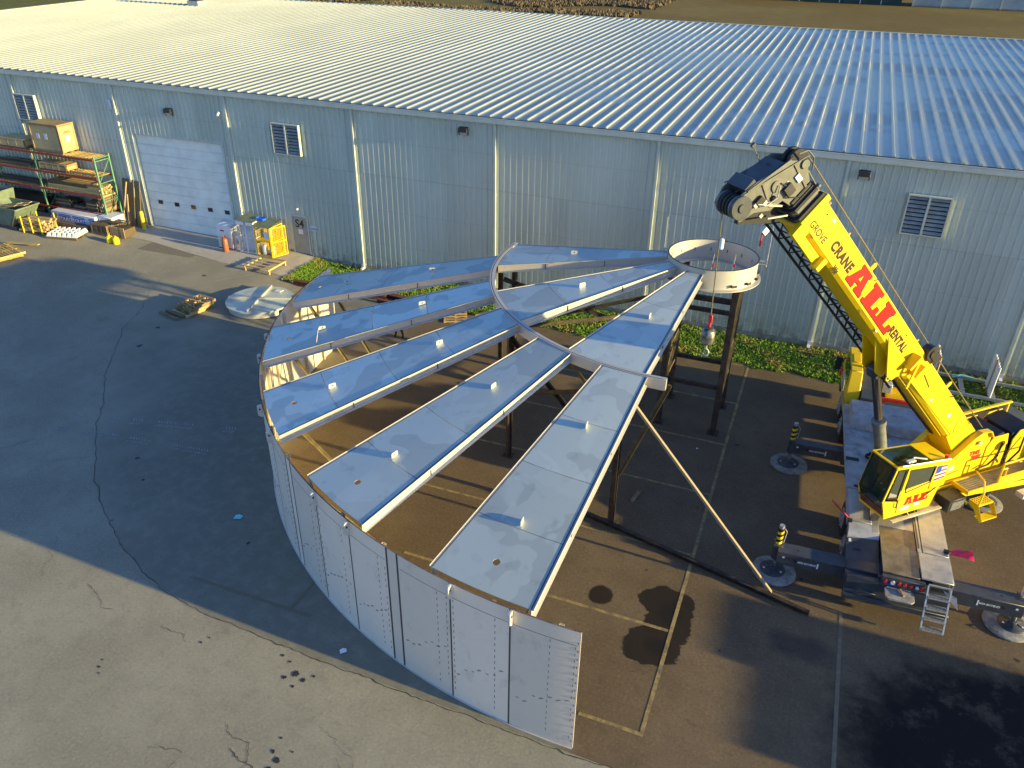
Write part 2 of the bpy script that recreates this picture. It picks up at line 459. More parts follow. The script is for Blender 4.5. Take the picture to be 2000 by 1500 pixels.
M['cred'] = simple('letter_red', (.50,.004,.006), .4, 0, .04)
M['clet'] = simple('letter_brown_black', (.022,.009,.004), .5, 0, .1)
M['alu'] = simple('deck_aluminium', (.52,.50,.43), .42, .5, .08, 3, .3, 45, (.22,.2,.15), .4)
M['deckg'] = simple('deck_grey', (.42,.42,.41), .5, .2, .12, 3, .1, 60, (.12,.12,.12), .5)
M['deckb'] = simple('deck_plate_wet', (.20,.165,.11), .3, .2, .2, 2.5, dirt=(.08,.065,.045), dirtamt=.7)
M['pink'] = simple('pink_flag', (.85,.03,.10), .7, 0, .08, 9)
M['mat'] = simple('outrigger_mat', (.27,.26,.235), .85, 0, .2, 6, .3, 40, (.22,.2,.16), .5)
M['rope'] = simple('wire_rope', (.20,.165,.08), .5, .4, .2, 30)
M['amber'] = simple('red_lens', (.75,.05,.02), .3, 0, .1)
M['mirror'] = simple('mirror', (.7,.75,.8), .05, 1.0, .01)
t = NT('cab_glass')
t.b.inputs['Transmission Weight'].default_value = .5
M['cglass'] = t.out((.022,.055,.040), .06, 0, .6)
M['curtain'] = simple('green_curtain', (.16,.36,.25), .8, 0, .1)
M['skin'] = simple('skin', (.42,.24,.17), .6, 0, .05)
M['denim'] = simple('dark_denim', (.018,.022,.035), .85, 0, .15, 12)
M['jacket'] = simple('grey_jacket', (.07,.08,.09), .85, 0, .12, 8)

M['slat']=simple('louver_slat',(.30,.31,.29),.5,.1,.12,3,dirt=(.16,.12,.09),dirtamt=.6)
M['shade_in']=simple('louver_inner',(.05,.05,.05),.8)  # near-black: the shade behind the slats put into the colour

M['prop']=wood('dusty_timber',(.30,.235,.15),(.38,.31,.205),(1,5,5))
# ------------------------------------------------------------------ the setting
b = MB(); b.quad((-2500,-2500,-.08),(2500,-2500,-.08),(2500,2500,-.08),(-2500,2500,-.08))
tag(build(b, 'field', M['field']), kind='structure')
def grid(name, mat, ys, xl, xr, nx, dz, pw=1.0):
    vs=[]; fs=[]; m=nx+1
    for y in ys:
        a=xl(y); c=xr(y)
        for i in range(m):
            x=a+(c-a)*((i/nx)**pw); vs.append((x,y,terr(x,y)+dz))
    for j in range(len(ys)-1):
        for i in range(nx):
            fs.append((j*m+i, j*m+i+1, (j+1)*m+i+1, (j+1)*m+i))
    q=MB(); q.add(vs,fs)
    return tag(build(q,name,mat), kind='structure')
def frange(a,b,st):
    n=max(1,int(round((b-a)/st))); return [a+(b-a)*i/n for i in range(n+1)]
def lerp_tab(tab, y):
    if y<=tab[0][0]: return tab[0][1]
    for (a,b_),(c,d) in zip(tab,tab[1:]):
        if a<=y<=c: return b_+(d-b_)*(y-a)/(c-a)
    return tab[-1][1]
ys = [-75,-60,-50,-40,-32,-26]+frange(-24,-9,1.5)+frange(-8.5,0.3,.35)
grid('parking_lot', M['lot'], ys, lambda y:-60, lambda y:95, 150, 0.0)
# boundary between the old grey pavement and the browner one
bt = [(-23.45,60),(-23.4,22),(-23.3,12.0),(-23.15,8.3),(-22.6,6.2),(-22.0,4.9),(-21,3.2),(-19.5,1.1),(-18,-.3),(-16.1,-2.0),(-14.5,-3.4),(-12.7,-4.9),(-10.6,-6.3),(-8.0,-7.5),(-7.0,-8.1),(-5.7,-8.7),(-4.5,-8.7),(-2.25,-8.3)]
def bx_(y): return lerp_tab(bt,y)+.06*math.sin(y*1.9)
ysb = frange(-23.45,-22.6,.03)+frange(-22.55,-9,.12)+frange(-8.9,-2.3,.12)
grid('browner_pavement', M['brown'], ysb, bx_, lambda y:95, 70, .005, 2.0)
# dark crack along that boundary
q=MB(); pts=[(bx_(y),y) for y in frange(-23.3,-8,.12)]+[]
pts=[(21.0,-23.42),(18,-23.40),(15,-23.37)]+pts
dense=[]
for (a,c),(e,f) in zip(pts,pts[1:]):
    n=max(1,int(math.hypot(e-a,f-c)/.12))
    for i in range(n): dense.append((a+(e-a)*i/n,c+(f-c)*i/n))
def crack(q,pts,wd,amp=.05,seed=0):
    P=[]
    for i,(x,y) in enumerate(pts):
        k=noise.noise(Vector((x*2.3+seed,y*2.3,seed)))*amp*2; k2=noise.noise(Vector((x*11,y*11+seed,seed+4)))*amp*.9; k3=noise.noise(Vector((x*13+9,y*13,seed)))*amp*.9
        P.append((x+k+k2,y+k*.6+k3))
    for i in range(len(P)-1):
        (a,c),(e,f)=P[i],P[i+1]
        d=Vector((e-a,f-c)); 
        if d.length<1e-5: continue
        nx,ny=-d.y/d.length,d.x/d.length
        w0=wd*(.25+.9*abs(noise.noise(Vector((i*.37,seed,1.3)))))
        w1=wd*(.25+.9*abs(noise.noise(Vector(((i+1)*.37,seed,1.3)))))
        z=terr(a,c)+.010
        q.quad((a-nx*w0,c-ny*w0,z),(e-nx*w1,f-ny*w1,z),(e+nx*w1,f+ny*w1,z),(a+nx*w0,c+ny*w0,z))
crack(q,dense,.020,.05,3)
def polyl(pts,st=.1):
    o=[]
    for (a,c),(e,f) in zip(pts,pts[1:]):
        n=max(1,int(math.hypot(e-a,f-c)/st))
        o+=[(a+(e-a)*i/n,c+(f-c)*i/n) for i in range(n)]
    return o+[pts[-1]]
for k,(P,wd) in enumerate([([(11.6,-25.8),(12.4,-26.0),(12.9,-26.5)],.035),([(12.2,-26.2),(13.2,-26.5),(14.1,-27.1)],.05),([(8.2,-23.9),(9.2,-24.1)],.03),([(5.2,-23.5),(6.2,-24.0),(6.6,-24.0)],.035),
      ([(2.6,-22.4),(3.3,-23.1),(3.7,-23.8)],.02),([(10.6,-26.8),(11.2,-26.7),(11.3,-27.3)],.03),([(-2.2,-18.6),(-3.4,-20.4)],.03),([(-.9,-19.7),(.2,-19.0),(.6,-18.2)],.02),([(-7.2,-11.5),(-6.3,-12.6),(-5.9,-14)],.015),
      ([(13.8,-24.9),(15.1,-25.6)],.018),([(14.6,-25.5),(15.6,-26.6),(17.2,-27.4)],.02),([(-14,-9.5),(-10.5,-12.2),(-8.2,-14.5)],.014),([(6.2,-22.7),(7.2,-22.9)],.02)]):
    crack(q,polyl(P,.05),wd*.34,.09,k*7.1)
M['crackm']=simple('crack_dark',(.075,.060,.040),.95,0,.3,10)
tag(build(q,'pavement_cracks',M['crackm']),kind='stuff')
# oil spots: small irregular flat puddles
q=MB()
for i,(x,y,r) in enumerate([(a,b,c*.62) for a,b,c in [(12.35,-23.9,.14),(12.62,-24.0,.10),(12.15,-24.1,.08),(12.5,-24.25,.06),(12.8,-23.8,.05),(13.15,-25.9,.07),(13.35,-26.05,.11),(13.3,-26.3,.09),(13.55,-25.75,.04),(13.75,-26.6,.06),(11.7,-23.55,.06),(12.0,-23.65,.05),
        (13.1,-25.55,.05),(14.1,-26.35,.10),(16.6,-25.9,.09),(3.0,-19.2,.10),(9.6,-23.8,.04),(9.5,-24,.05),(7.6,-25.4,.04),(7.7,-25.6,.06),(7.85,-25.75,.04),(22.0,-19.1,.05),(20.1,-20.6,.03),(19.55,-16.9,.05),(-4.9,-10.0,.16),(8.2,-20.4,.10),(1.9,-18.3,.12)]]):
    n=22; z=terr(x,y)+.011; vs=[(x,y,z)]
    for k in range(n):
        a=2*math.pi*k/n; rr=r*(1+.75*noise.noise(Vector((math.cos(a)*2.0,math.sin(a)*2.0,i*3.3))))
        vs.append((x+rr*math.cos(a),y+rr*math.sin(a),z))
    q.add(vs,[(0,k+1,(k+1)%n+1) for k in range(n)])
tag(build(q,'oil_spots',simple('oil_dark',(.028,.022,.017),.6,0,.2,9)),kind='stuff')
# tyre prints: rows of small chevrons
def prints(name,mat,rows):
    q=MB(); rr=random.Random(4)
    for (x0,y0,x1,y1,w_) in rows:
        d=Vector((x1-x0,y1-y0)); L=d.length; d/=L; nrm=Vector((-d.y,d.x)); n=int(L/.11)
        for i in range(n):
            if noise.noise(Vector((i*.13,x0,w_*9)))<-.12: continue
            for sg in (-1,1):
                c=Vector((x0,y0))+d*(i*.11)+nrm*sg*w_*.5; a=c+nrm*sg*w_*.5; b_=c-d*.06; z=terr(c.x,c.y)+.011
                t_=d*.022*rr.uniform(.5,1.2); c2=c-nrm*sg*w_*.3+d*.05
                q.quad((a.x-t_.x,a.y-t_.y,z),(a.x+t_.x,a.y+t_.y,z),(c2.x+t_.x,c2.y+t_.y,z),(c2.x-t_.x,c2.y-t_.y,z))
    tag(build(q,name,mat),kind='stuff')
M['printl']=simple('dusty_print',(.34,.33,.30),.95,0,.2,12); M['printd']=simple('dark_print',(.24,.222,.16),.95,0,.2,12)
prints('dusty_tyre_prints',M['printl'],[(-.8,-16.75,3.9,-15.55,.20),(-2.2,-17.9,4.6,-17.0,.16)])
# painted lines
def strip(q,x0,y0,x1,y1,wd=.1,dz=.012,st=.5):
    d=Vector((x1-x0,y1-y0)); L=d.length; nx,ny=-d.y/L*wd/2,d.x/L*wd/2; n=max(1,int(L/st))
    for i in range(n):
        a=(x0+d.x*i/n,y0+d.y*i/n); c=(x0+d.x*(i+1)/n,y0+d.y*(i+1)/n); z=terr(*a)+dz; z2=terr(*c)+dz
        q.quad((a[0]-nx,a[1]-ny,z),(c[0]-nx,c[1]-ny,z2),(c[0]+nx,c[1]+ny,z2),(a[0]+nx,a[1]+ny,z))
q=MB()
strip(q,20.62,-3.05,20.72,-22.35); 
for y in (-6.34,-9.45,-12.6,-15.75): strip(q,10.9,y,20.6,y,.09,.0125)
strip(q,12.7,-18.95,20.62,-18.95,.1,.0125); strip(q,19.2,-22.3,20.68,-22.3,.1,.0125)
strip(q,16.95,-9.4,17.0,-21.0,.1); strip(q,12.4,-3.05,20.6,-3.05,.10,.0125)
tag(build(q,'parking_lines',M['line']),kind='structure')
q=MB()
strip(q,24.88,-16.5,24.95,-30); strip(q,7.6,-22.2,11.6,-22.15); strip(q,10.95,-22.1,10.9,-9.4,.09,.0125); strip(q,16.9,-9.3,16.9,-3.2,.09); strip(q,17.3,-22.3,19.1,-22.3,.1,.0125)
tag(build(q,'faded_parking_lines',M['linef']),kind='structure')
# concrete apron along the doors, ramping to the lot
q=MB()
xs=frange(-15.3,-3.05,.6)
def apy(x): return -2.0-.9*max(0,min(1,(x+13)/6))
vs=[];n=len(xs)
for x in xs:
    ye=apy(x) if x<-4 else (-2.9 if x<-3.4 else -2.95)
    for k,y in enumerate((0.25,-.9,ye)):
        vs.append((x,y,terr(x,y)+(.03,.028,.014)[k]))
for y in (0.25,-.9,-2.95): vs.append((-2.95,y,terr(-2.95,y)+.02))
m=n+1
fs=[(i*3+k,i*3+k+1,(i+1)*3+k+1,(i+1)*3+k) for i in range(m-1) for k in range(2)]
q.add(vs,[tuple(reversed(f)) for f in fs])
# its free edge beside the grass
q.box(-3.02,-2.88,-2.95,.2,-.05,.30) if False else None
tag(build(q,'concrete_apron',M['apronc']),kind='structure')
q=MB()
vs=[];pp=[(-12.61,-3.11),(-12.5,-2.12),(-9.04,-2.35),(-9.07,-3.0)]
q.quad(*[(x,y,terr(x,y)+.012) for x,y in pp])
tag(build(q,'pavement_patch',M['patchc']),kind='structure')
# pale joint lines on the pavement
q=MB(); strip(q,-5.9,-4.9,-4.1,-2.9,.05,.013,.3); strip(q,-10.9,-1.1,-7.4,-1.35,.05,.040,.3)
tag(build(q,'pavement_joints',M['apronc']),kind='structure')
# grass verge
gl=[(-3.0,-3.45),(-2,-3.0),(4,-2.95),(12,-3.0),(24,-3.0),(60,-3.0)]
def gfront(x): 
    return lerp_tab(gl,x)+.10*math.sin(x*2.3)+.08*math.sin(x*5.9+1)
def gzv(x,y):
    return terr(x,y)+.03+.05*noise.noise(Vector((x*.9,y*.9,0)))+.02*noise.noise(Vector((x*4,y*4,2)))
vs=[];fs=[];xs=frange(-2.95,60,.35);m=11
for x in xs:
    yf=gfront(x) if x>-2.2 else -2.9+(-2.2-x)*-.1
    for k in range(m):
        y=yf+(0.05-yf)*k/(m-1); e=min(k,2)/2
        vs.append((x,y,terr(x,y)*.999+(.006 if k==0 else 0)+(gzv(x,y)-terr(x,y))*e))
for i in range(len(xs)-1):
    for k in range(m-1): fs.append((i*m+k,(i+1)*m+k,(i+1)*m+k+1,i*m+k+1))
q=MB();q.add(vs,fs);tag(build(q,'grass_verge',M['grassg']),kind='structure')
rg=random.Random(3)
vs=[];fs=[]
for i in range(30000):
    x=-2.9+(rg.random()**1.35)*42; y=gfront(x)+.02+(-.12-gfront(x))*rg.random()
    if 25.5<x<33 and y>-2.4 and rg.random()<.5: continue
    dn=noise.noise(Vector((x*.8,y*.8,5)))
    hgt=.05+.07*rg.random()+.05*max(0,dn)
    z=gzv(x,y)-.01
    for k in range(2):
        a=rg.random()*6.283; dx,dy=math.cos(a),math.sin(a); wv=.018+.014*rg.random()
        lx,ly=rg.uniform(-.06,.06),rg.uniform(-.06,.06)
        b0=len(vs)
        vs+=[(x-dx*wv,y-dy*wv,z),(x+dx*wv,y+dy*wv,z),(x+lx+dx*wv*.8,y+ly+dy*wv*.8,z+hgt*.6),(x+lx*1.9,y+ly*1.9,z+hgt)]
        fs+=[(b0,b0+1,b0+2),(b0,b0+2,b0+3)]
q=MB();q.v=vs;q.f=fs
tag(build(q,'grass',M['grass']),kind='stuff')
# scrub and weeds beyond the warehouse
M['scrub']=simple('dry_scrub',(.13,.10,.06),.9,0,.25,.4)
vs=[];fs=[]
for i in range(14000):
    x=rg.uniform(-100,-22); y=rg.uniform(124,205)
    if noise.noise(Vector((x*.05,y*.05,8)))<-.05: continue
    h=.3+.6*rg.random()
    for k in range(3):
        a=rg.random()*6.283;dx,dy=math.cos(a),math.sin(a);wv=.2+.25*rg.random();ox,oy=rg.uniform(-.7,.7),rg.uniform(-.7,.7);b0=len(vs)
        vs+=[(x+ox-dx*wv,y+oy-dy*wv,-.05),(x+ox+dx*wv,y+oy+dy*wv,-.05),(x+ox+rg.uniform(-.4,.4),y+oy+rg.uniform(-.4,.4),h)]
        fs.append((b0,b0+1,b0+2))
q=MB();q.v=vs;q.f=fs
tag(build(q,'scrub',M['scrub']),kind='stuff')
# ------------------------------------------------------------------ warehouse
H=8.36; YR=38.8; ZR=9.275; ZE=8.60
WH = root('warehouse',(0,0,0),0,'long low grey metal-clad warehouse with ribbed steel roof behind the yard','warehouse')
def clad_mesh(x0,x1,z0,z1,dy):
    xs=[(x0,0.0)]
    k=math.floor((x0-.15)/.3048)
    while k*.3048+.15 < x1+.1:
        c=k*.3048+.15
        for dx,d in ((-.052,0),(-.026,.062),(.016,.062),(.030,0)):
            x=c+dx
            if x0+.001<x<x1-.001: xs.append((x,d))
        # two faint stiffening creases between the ribs
        for cc in (c+.105,c+.20):
            for dx,d in ((-.012,0),(0,.004),(.012,0)):
                x=cc+dx
                if x0+.001<x<x1-.001: xs.append((x,d))
        k+=1
    xs.append((x1,0.0)); xs.sort()
    q=MB(); vs=[]; 
    for x,d in xs: vs+=[(x,-d-dy,z0),(x,-d-dy,z1)]
    q.add(vs,[(2*i,2*i+2,2*i+3,2*i+1) for i in range(len(xs)-1)])
    return q
cache={}
def clad(x0,x1,z0,z1,dy=0.0,stuff=False):
    off=round((x0/.3048)%1,3); key=(off,round(x1-x0,3),z0,z1,dy)
    if key not in cache:
        cache[key]=clad_mesh(x0,x1,z0,z1,dy).mesh('wall_panel',M['clad'],TR(-x0),sharp=20)
    o=inst(cache[key],'wall_panel',TR(x0),WH)
    if stuff: o['kind']='stuff'
    return o
OPEN=[(-14.42,-8.33,5.78),(-4.42,-3.30,2.46)]
def cladcol(x0,x1):
    top=[(5.20,H+.02,.004)]; lo=.24
    cuts=sorted({x0,x1}|{e for o in OPEN for e in o[:2] if x0<e<x1})
    for a,b_ in zip(cuts,cuts[1:]):
        mid=(a+b_)/2; base=lo
        for o in OPEN:
            if o[0]<mid<o[1]: base=o[2]
        if base<5.2:
            clad(a,b_,base,5.24); clad(a,b_,5.20,H+.02,.005)
        else: clad(a,b_,base,H+.02,.005)
x=-29.8704
while x<36: cladcol(round(x,4),round(x+.9144,4)); x+=.9144
XR=x
clad(-48.15,-29.8704,.24,H+.02,0,True); clad(XR,60,.24,H+.02,0,True)
q=MB(); q.box(-48.1,60,.14,.2,0,5.9) if False else None
# inner shell, back slope and far walls
q=MB()
for a,b_ in ((-48.1,-14.6),(-8.15,-4.6),(-3.1,60)): q.box(a,b_,.06,.16,-.2,H)
q.box(-14.6,-8.15,.06,.16,5.9,H); q.box(-4.6,-3.1,.06,.16,2.6,H)
q.box(-48.1,60,YR-.15,YR-.1,-.2,ZR-.05)
q.add([(-48.13,0,-.2),(-48.13,YR-.1,-.2),(-48.13,YR-.1,ZR-.06),(-48.13,0,8.5)],[(0,1,2,3)])
q.add([(60,0,-.2),(60,YR-.1,-.2),(60,YR-.1,ZR-.06),(60,0,8.5)],[(3,2,1,0)])
build(q,'inner_wall',M['trim'],WH)
# roof panels: pan with a trapezoidal rib
def roofpanel():
    W_=.6096
    sec=[(0,0),(.035,0),(.06,.0),(.155,0.0),(.160,.006),(.175,.006),(.18,0),(.33,0),(.335,.006),(.35,.006),(.355,0),(.475,0),(.515,.07),(.575,.07),(W_,.0)]
    q=MB(); vs=[]; Y=[-.10,12.9,12.93,25.8,25.83,YR]
    for j,y in enumerate(Y):
        lap=(.004 if j in(1,3) else 0.0)
        for xx,z in sec: vs.append((xx,y,ZE+(ZR-ZE)*(y+.1)/(YR+.1)+z+lap))
    n=len(sec)
    fs=[(j*n+i,j*n+i+1,(j+1)*n+i+1,(j+1)*n+i) for j in range(len(Y)-1) for i in range(n-1)]
    q.add(vs,fs)
    # closed rib end at the eave
    q.add([(.475,-.101,ZE-.001),(.515,-.101,ZE+.07),(.575,-.101,ZE+.07),(W_,-.101,ZE-.001)],[(3,2,1,0)])
    return q
rp=roofpanel().mesh('roof_panel',M['roof'],None,25)
x=-48.2-.0; n=0
while x<60: 
    inst(rp,'roof_panel',TR(x+.12),WH); x+=.6096
q=MB()
q.box(-48.2,60,-.24,-.225,8.36,8.56).box(-48.2,60,-.24,-.02,8.345,8.36).box(-48.2,60,-.245,-.21,8.56,8.585).box(-48.2,60,-.045,-.035,8.36,8.56)
build(q,'gutter',M['trim'],WH)
q=MB(); q.box(-48.2,60,-.03,0.0,8.24,8.34).box(-48.2,60,-.225,-.045,8.555,8.562); build(q,'eave_trim',M['trim'],WH)
q=MB(); q.box(-48.2,60.2,YR-.06,YR+.08,ZR-.15,ZR+.085)
build(q,'back_eave_trim',M['trim'],WH)
q=MB(); q.add([(-48.32,-.1,ZE+.09),(-48.05,-.1,ZE+.09),(-48.05,YR,ZR+.09),(-48.32,YR,ZR+.09),(-48.32,-.1,ZE-.2),(-48.32,YR,ZR-.2)],[(0,1,2,3),(0,3,5,4)]); build(q,'gable_trim',M['trim'],WH)
# foundation strips
q=MB(); q.box(-3.05,60,-.07,.1,-.25,.245).box(-48,-15.0,-.07,.1,-.25,.95).box(-15,-14.45,-.07,.1,-.2,.55).box(-8.3,-4.45,-.05,.1,-.2,.42)
build(q,'foundation',M['concrete'],WH)
# flat trims at the bay lines, and downspouts
for k in range(-6,8):
    xx=k*7.62
    q=MB(); q.box(xx-.17,xx+.17,-.045,-.0,.25 if xx>-3 else terr(xx,0)+.02,8.33); build(q,'bay_trim',M['trim'],WH)
    zb=terr(xx,0)
    q=MB(); q.box(xx-.055,xx+.055,-.17,-.055,zb+.30,8.22)
    q.bar((xx,-.11,8.22),(xx,-.12,8.36),.11,.11,(1,0,0))
    for z in (2.4,5.0,7.4): q.box(xx-.075,xx+.075,-.176,-.045,z,z+.03)
    d=build(q,'downspout',M['trim'],WH)
    q=MB(); q.box(xx-.07,xx+.07,-.185,-.04,zb+.08,zb+.34); q.bar((xx,-.11,zb+.14),(xx,-.34,zb+.06),.13,.12)
    build(q,'outlet_elbow',M['white'],d)
# louvres
def louvre(x0,x1,z0,z1):
    D=.26; t=.05
    q=MB(); q.box(x0,x0+t,-D,-.03,z0,z1).box(x1-t,x1,-D,-.03,z0,z1).box(x0+t,x1-t,-D,-.03,z1-t,z1).box(x0+t,x1-t,-D,-.03,z0,z0+t)
    xm=(x0+x1)/2; q.box(xm-.04,xm+.04,-D-.003,-.1,z0+t,z1-t); lo=build(q,'wall_louver',M['trim'],WH)
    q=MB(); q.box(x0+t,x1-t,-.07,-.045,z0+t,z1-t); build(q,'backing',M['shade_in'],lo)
    nb=9; st=(z1-z0-2*t)/nb
    for a,b_ in ((x0+t,xm-.04),(xm+.04,x1-t)):
        q=MB(); q.bar((0,-.19,.02),(b_-a,-.19,.02),.012,.125,(0,-.62,-.78)); me=q.mesh('slat',M['slat'])
        for i in range(nb): inst(me,'slat',TR(a,0,z0+t+st*(i+.45)),lo)
louvre(-4.78,-3.12,5.72,7.28); louvre(25.26,26.83,5.70,7.30); louvre(-22.80,-21.16,5.85,7.30)
# wall lights
def wlight(x,z):
    q=MB(); q.add([(x-.22,-.05,z+.2),(x+.22,-.05,z+.2),(x+.22,-.26,z+.17),(x-.22,-.26,z+.17),(x-.22,-.29,z-.02),(x+.22,-.29,z-.02),(x-.22,-.05,z-.2),(x+.22,-.05,z-.2)],
      [(0,1,2,3),(3,2,5,4),(0,3,4,6),(1,7,5,2),(6,7,1,0)])
    q.bar((x-.21,-.29,z-.03),(x-.21,-.08,z-.2),.03,.03); q.bar((x+.21,-.29,z-.03),(x+.21,-.08,z-.2),.03,.03)
    o=build(q,'wall_light',M['blackp'],WH,.008)
    q=MB(); q.add([(x-.19,-.275,z-.03),(x+.19,-.275,z-.03),(x+.19,-.08,z-.19),(x-.19,-.08,z-.19)],[(3,2,1,0)]); q.box(x-.2,x+.2,-.07,-.06,z-.2,z-.03)
    build(q,'lens',M['lens'],o)
wlight(-11.45,7.2); wlight(6.05,7.85); wlight(23.5,7.8)
q=MB(); q.box(-8.12,-7.98,-.14,-.04,7.42,7.52); q.tube((-8.05,-.14,7.46),(-8.0,-.34,7.36),.06,10); build(q,'security_camera',M['white'],WH)
q=MB(); q.box(-15.62,-15.45,-.13,-.04,7.0,7.5); build(q,'junction_box',M['white'],WH)
q=MB(); q.tube((-3.85,-.04,2.85),(-3.85,-.2,2.82),.05,8); q.lathe([(0,0),(.06,.0),(.09,-.08)],12) if False else None; build(q,'door_lamp',M['white'],WH)
# overhead door
q=MB(); q.box(-14.55,-14.40,-.04,.18,.3,5.92).box(-8.35,-8.2,-.04,.18,.3,5.92).box(-14.40,-8.35,-.04,.18,5.75,5.92)
build(q,'door_jamb',M['trim'],WH)
OD=build(MB().box(-14.40,-8.35,.165,.18,.33,5.75),'overhead_door',M['doorw'],WH)
zs=[.36+.539*i for i in range(11)]
for i in range(10):
    q=MB(); z0,z1=zs[i],zs[i+1]
    q.box(-14.38,-8.37,.115,.15,z0+.006,z1-.006).box(-14.38,-8.37,.108,.115,z0+.03,z0+.05).box(-14.38,-8.37,.108,.115,z1-.08,z1-.06)
    build(q,'door_section',M['doorw'],OD,.004)
for xx in (-13.55,-12.36,-11.17,-9.98,-8.80):
    q=MB(); q.box(xx-.2,xx+.2,.100,.114,1.78,2.08); build(q,'window_frame',M['white'],OD,.004)
    q=MB(); q.box(xx-.165,xx+.165,.096,.100,1.815,2.045); build(q,'window_pane',M['glassd'],OD)
q=MB(); q.box(-14.4,-8.35,.09,.16,.335,.362); build(q,'bottom_seal',M['black'],OD)
q=MB(); q.box(-8.95,-8.75,.10,.107,.95,1.02); build(q,'yellow_sticker',M['yellow'],OD)
# service door
q=MB(); q.box(-4.42,-4.35,-.06,.1,.3,2.46).box(-3.37,-3.30,-.06,.1,.3,2.46).box(-4.35,-3.37,-.06,.1,2.40,2.46)
build(q,'service_door_frame',M['trim'],WH)
SD=build(MB().box(-4.345,-3.375,-.03,.02,.32,2.395),'service_door',M['doorg'],WH,.004)
q=MB(); q.box(-3.47,-3.41,-.06,-.03,1.18,1.4); q.tube((-3.44,-.06,1.28),(-3.56,-.08,1.28),.015,6); build(q,'handle',M['zinc'],SD)
q=MB(); q.box(-4.0,-3.72,-.036,-.031,1.42,1.68); build(q,'notice',M['paper'],SD)
q=MB(); q.box(-3.17,-2.78,-.048,-.04,1.72,2.02); build(q,'wall_sign',M['wrap'],WH)
q=MB(); q.box(-3.14,-2.81,-.052,-.049,1.80,1.86); build(q,'wall_sign_text',M['blue'],WH)
def font(name,txt,size,Mx,mat,parent,ext=.004,off=0.0,sx=1.0,shear=0.0,align='CENTER',sp=1.0):
    cu=bpy.data.curves.new(name,'FONT'); cu.body=txt; cu.size=size; cu.extrude=ext; cu.offset=off; cu.align_x=align; cu.align_y='CENTER'; cu.shear=shear; cu.space_character=sp
    cu.resolution_u=3
    tmp=bpy.data.objects.new(name+'_tmp',cu)
    me=bpy.data.meshes.new_from_object(tmp); me.name=name
    bpy.data.objects.remove(tmp)
    me.materials.clear(); me.materials.append(mat)
    o=bpy.data.objects.new(name,me); COL.objects.link(o)
    Mx=Mx@Matrix.Diagonal((sx,1,1,1))
    if parent is not None:
        o.parent=parent; o.matrix_local=wmat(parent).inverted()@Mx
    else: o.matrix_local=Mx
    return o
font('door_lettering','S4',.62,TR(-3.88,-.034,1.98,0,0,90),M['print'],SD,.003,.012,.95)
# roof exhaust units
def rexh(x,y,lab):
    z=ZE+(ZR-ZE)*y/YR
    r=root('roof_exhaust',(x,y,z),0,lab,'roof vent','roof vents on the warehouse')
    q=MB(); q.box(x-.6,x+.6,y-.6,y+.6,z-.05,z+.45); build(q,'curb',M['zinc'],r)
    q=MB(); q.add([(x-.5,y-.45,z+.45),(x+.4,y-.45,z+.45),(x-.4,y-.45,z+1.6),(x-1.3,y-.45,z+1.6),(x-.5,y+.45,z+.45),(x+.4,y+.45,z+.45),(x-.4,y+.45,z+1.6),(x-1.3,y+.45,z+1.6)],[(0,1,2,3),(7,6,5,4),(0,3,7,4),(1,5,6,2),(3,2,6,7)])
    build(q,'hood',M['blackp'],r)
rexh(-36.0,31.2,'black slanted exhaust hood nearer the eave on the warehouse roof')
rexh(-38.3,37.6,'black slanted exhaust hood nearer the ridge on the warehouse roof')
# ---- far buildings across the field
fb=root('greenhouse',(56,208,0),0,'long pale glass greenhouse beyond the brown field at top right','greenhouse')
for i in range(12):
    x0=33+i*6.4
    q=MB(); q.box(x0+.12,x0+6.28,203.0,203.1,.3,4.4); build(q,'glass_panel',M['gh'] if 'gh' in M else M.setdefault('gh',simple('hazy_greenhouse_glass',(.33,.38,.36),.35,0,.15,.2)),fb)
    q=MB(); q.box(x0-.12,x0+.12,202.9,203.15,0,4.6); build(q,'post',M['zinc'],fb)
q=MB(); q.add([(33,203,4.5),(110,203,4.5),(110,209,7.5),(33,209,7.5),(33,215,4.5),(110,215,4.5)],[(0,1,2,3),(3,2,5,4)]); build(q,'roof',M['gh'],fb)
q=MB(); q.box(33,110,203.05,203.2,0,.4); build(q,'base_wall',M['concrete'],fb)
fd=root('dark_shed',(8,205,0),0,'long dark shed beyond the field left of the greenhouse','shed')
q=MB(); q.box(-14,30.5,204.5,216,-.1,4.2); build(q,'wall',simple('dark_green_sheeting',(.02,.045,.035),.6,0,.2,.4),fd)
for i in range(9):
    q=MB(); q.box(-13.5+i*4.9,-13.3+i*4.9,204.38,204.5,0,4.2); build(q,'post',M['trim'],fd)
q=MB(); q.add([(-14.5,204,4.2),(31,204,4.2),(31,210,6.4),(-14.5,210,6.4),(-14.5,216,4.2),(31,216,4.2)],[(0,1,2,3),(3,2,5,4)]); build(q,'roof',M['cgrey'],fd)
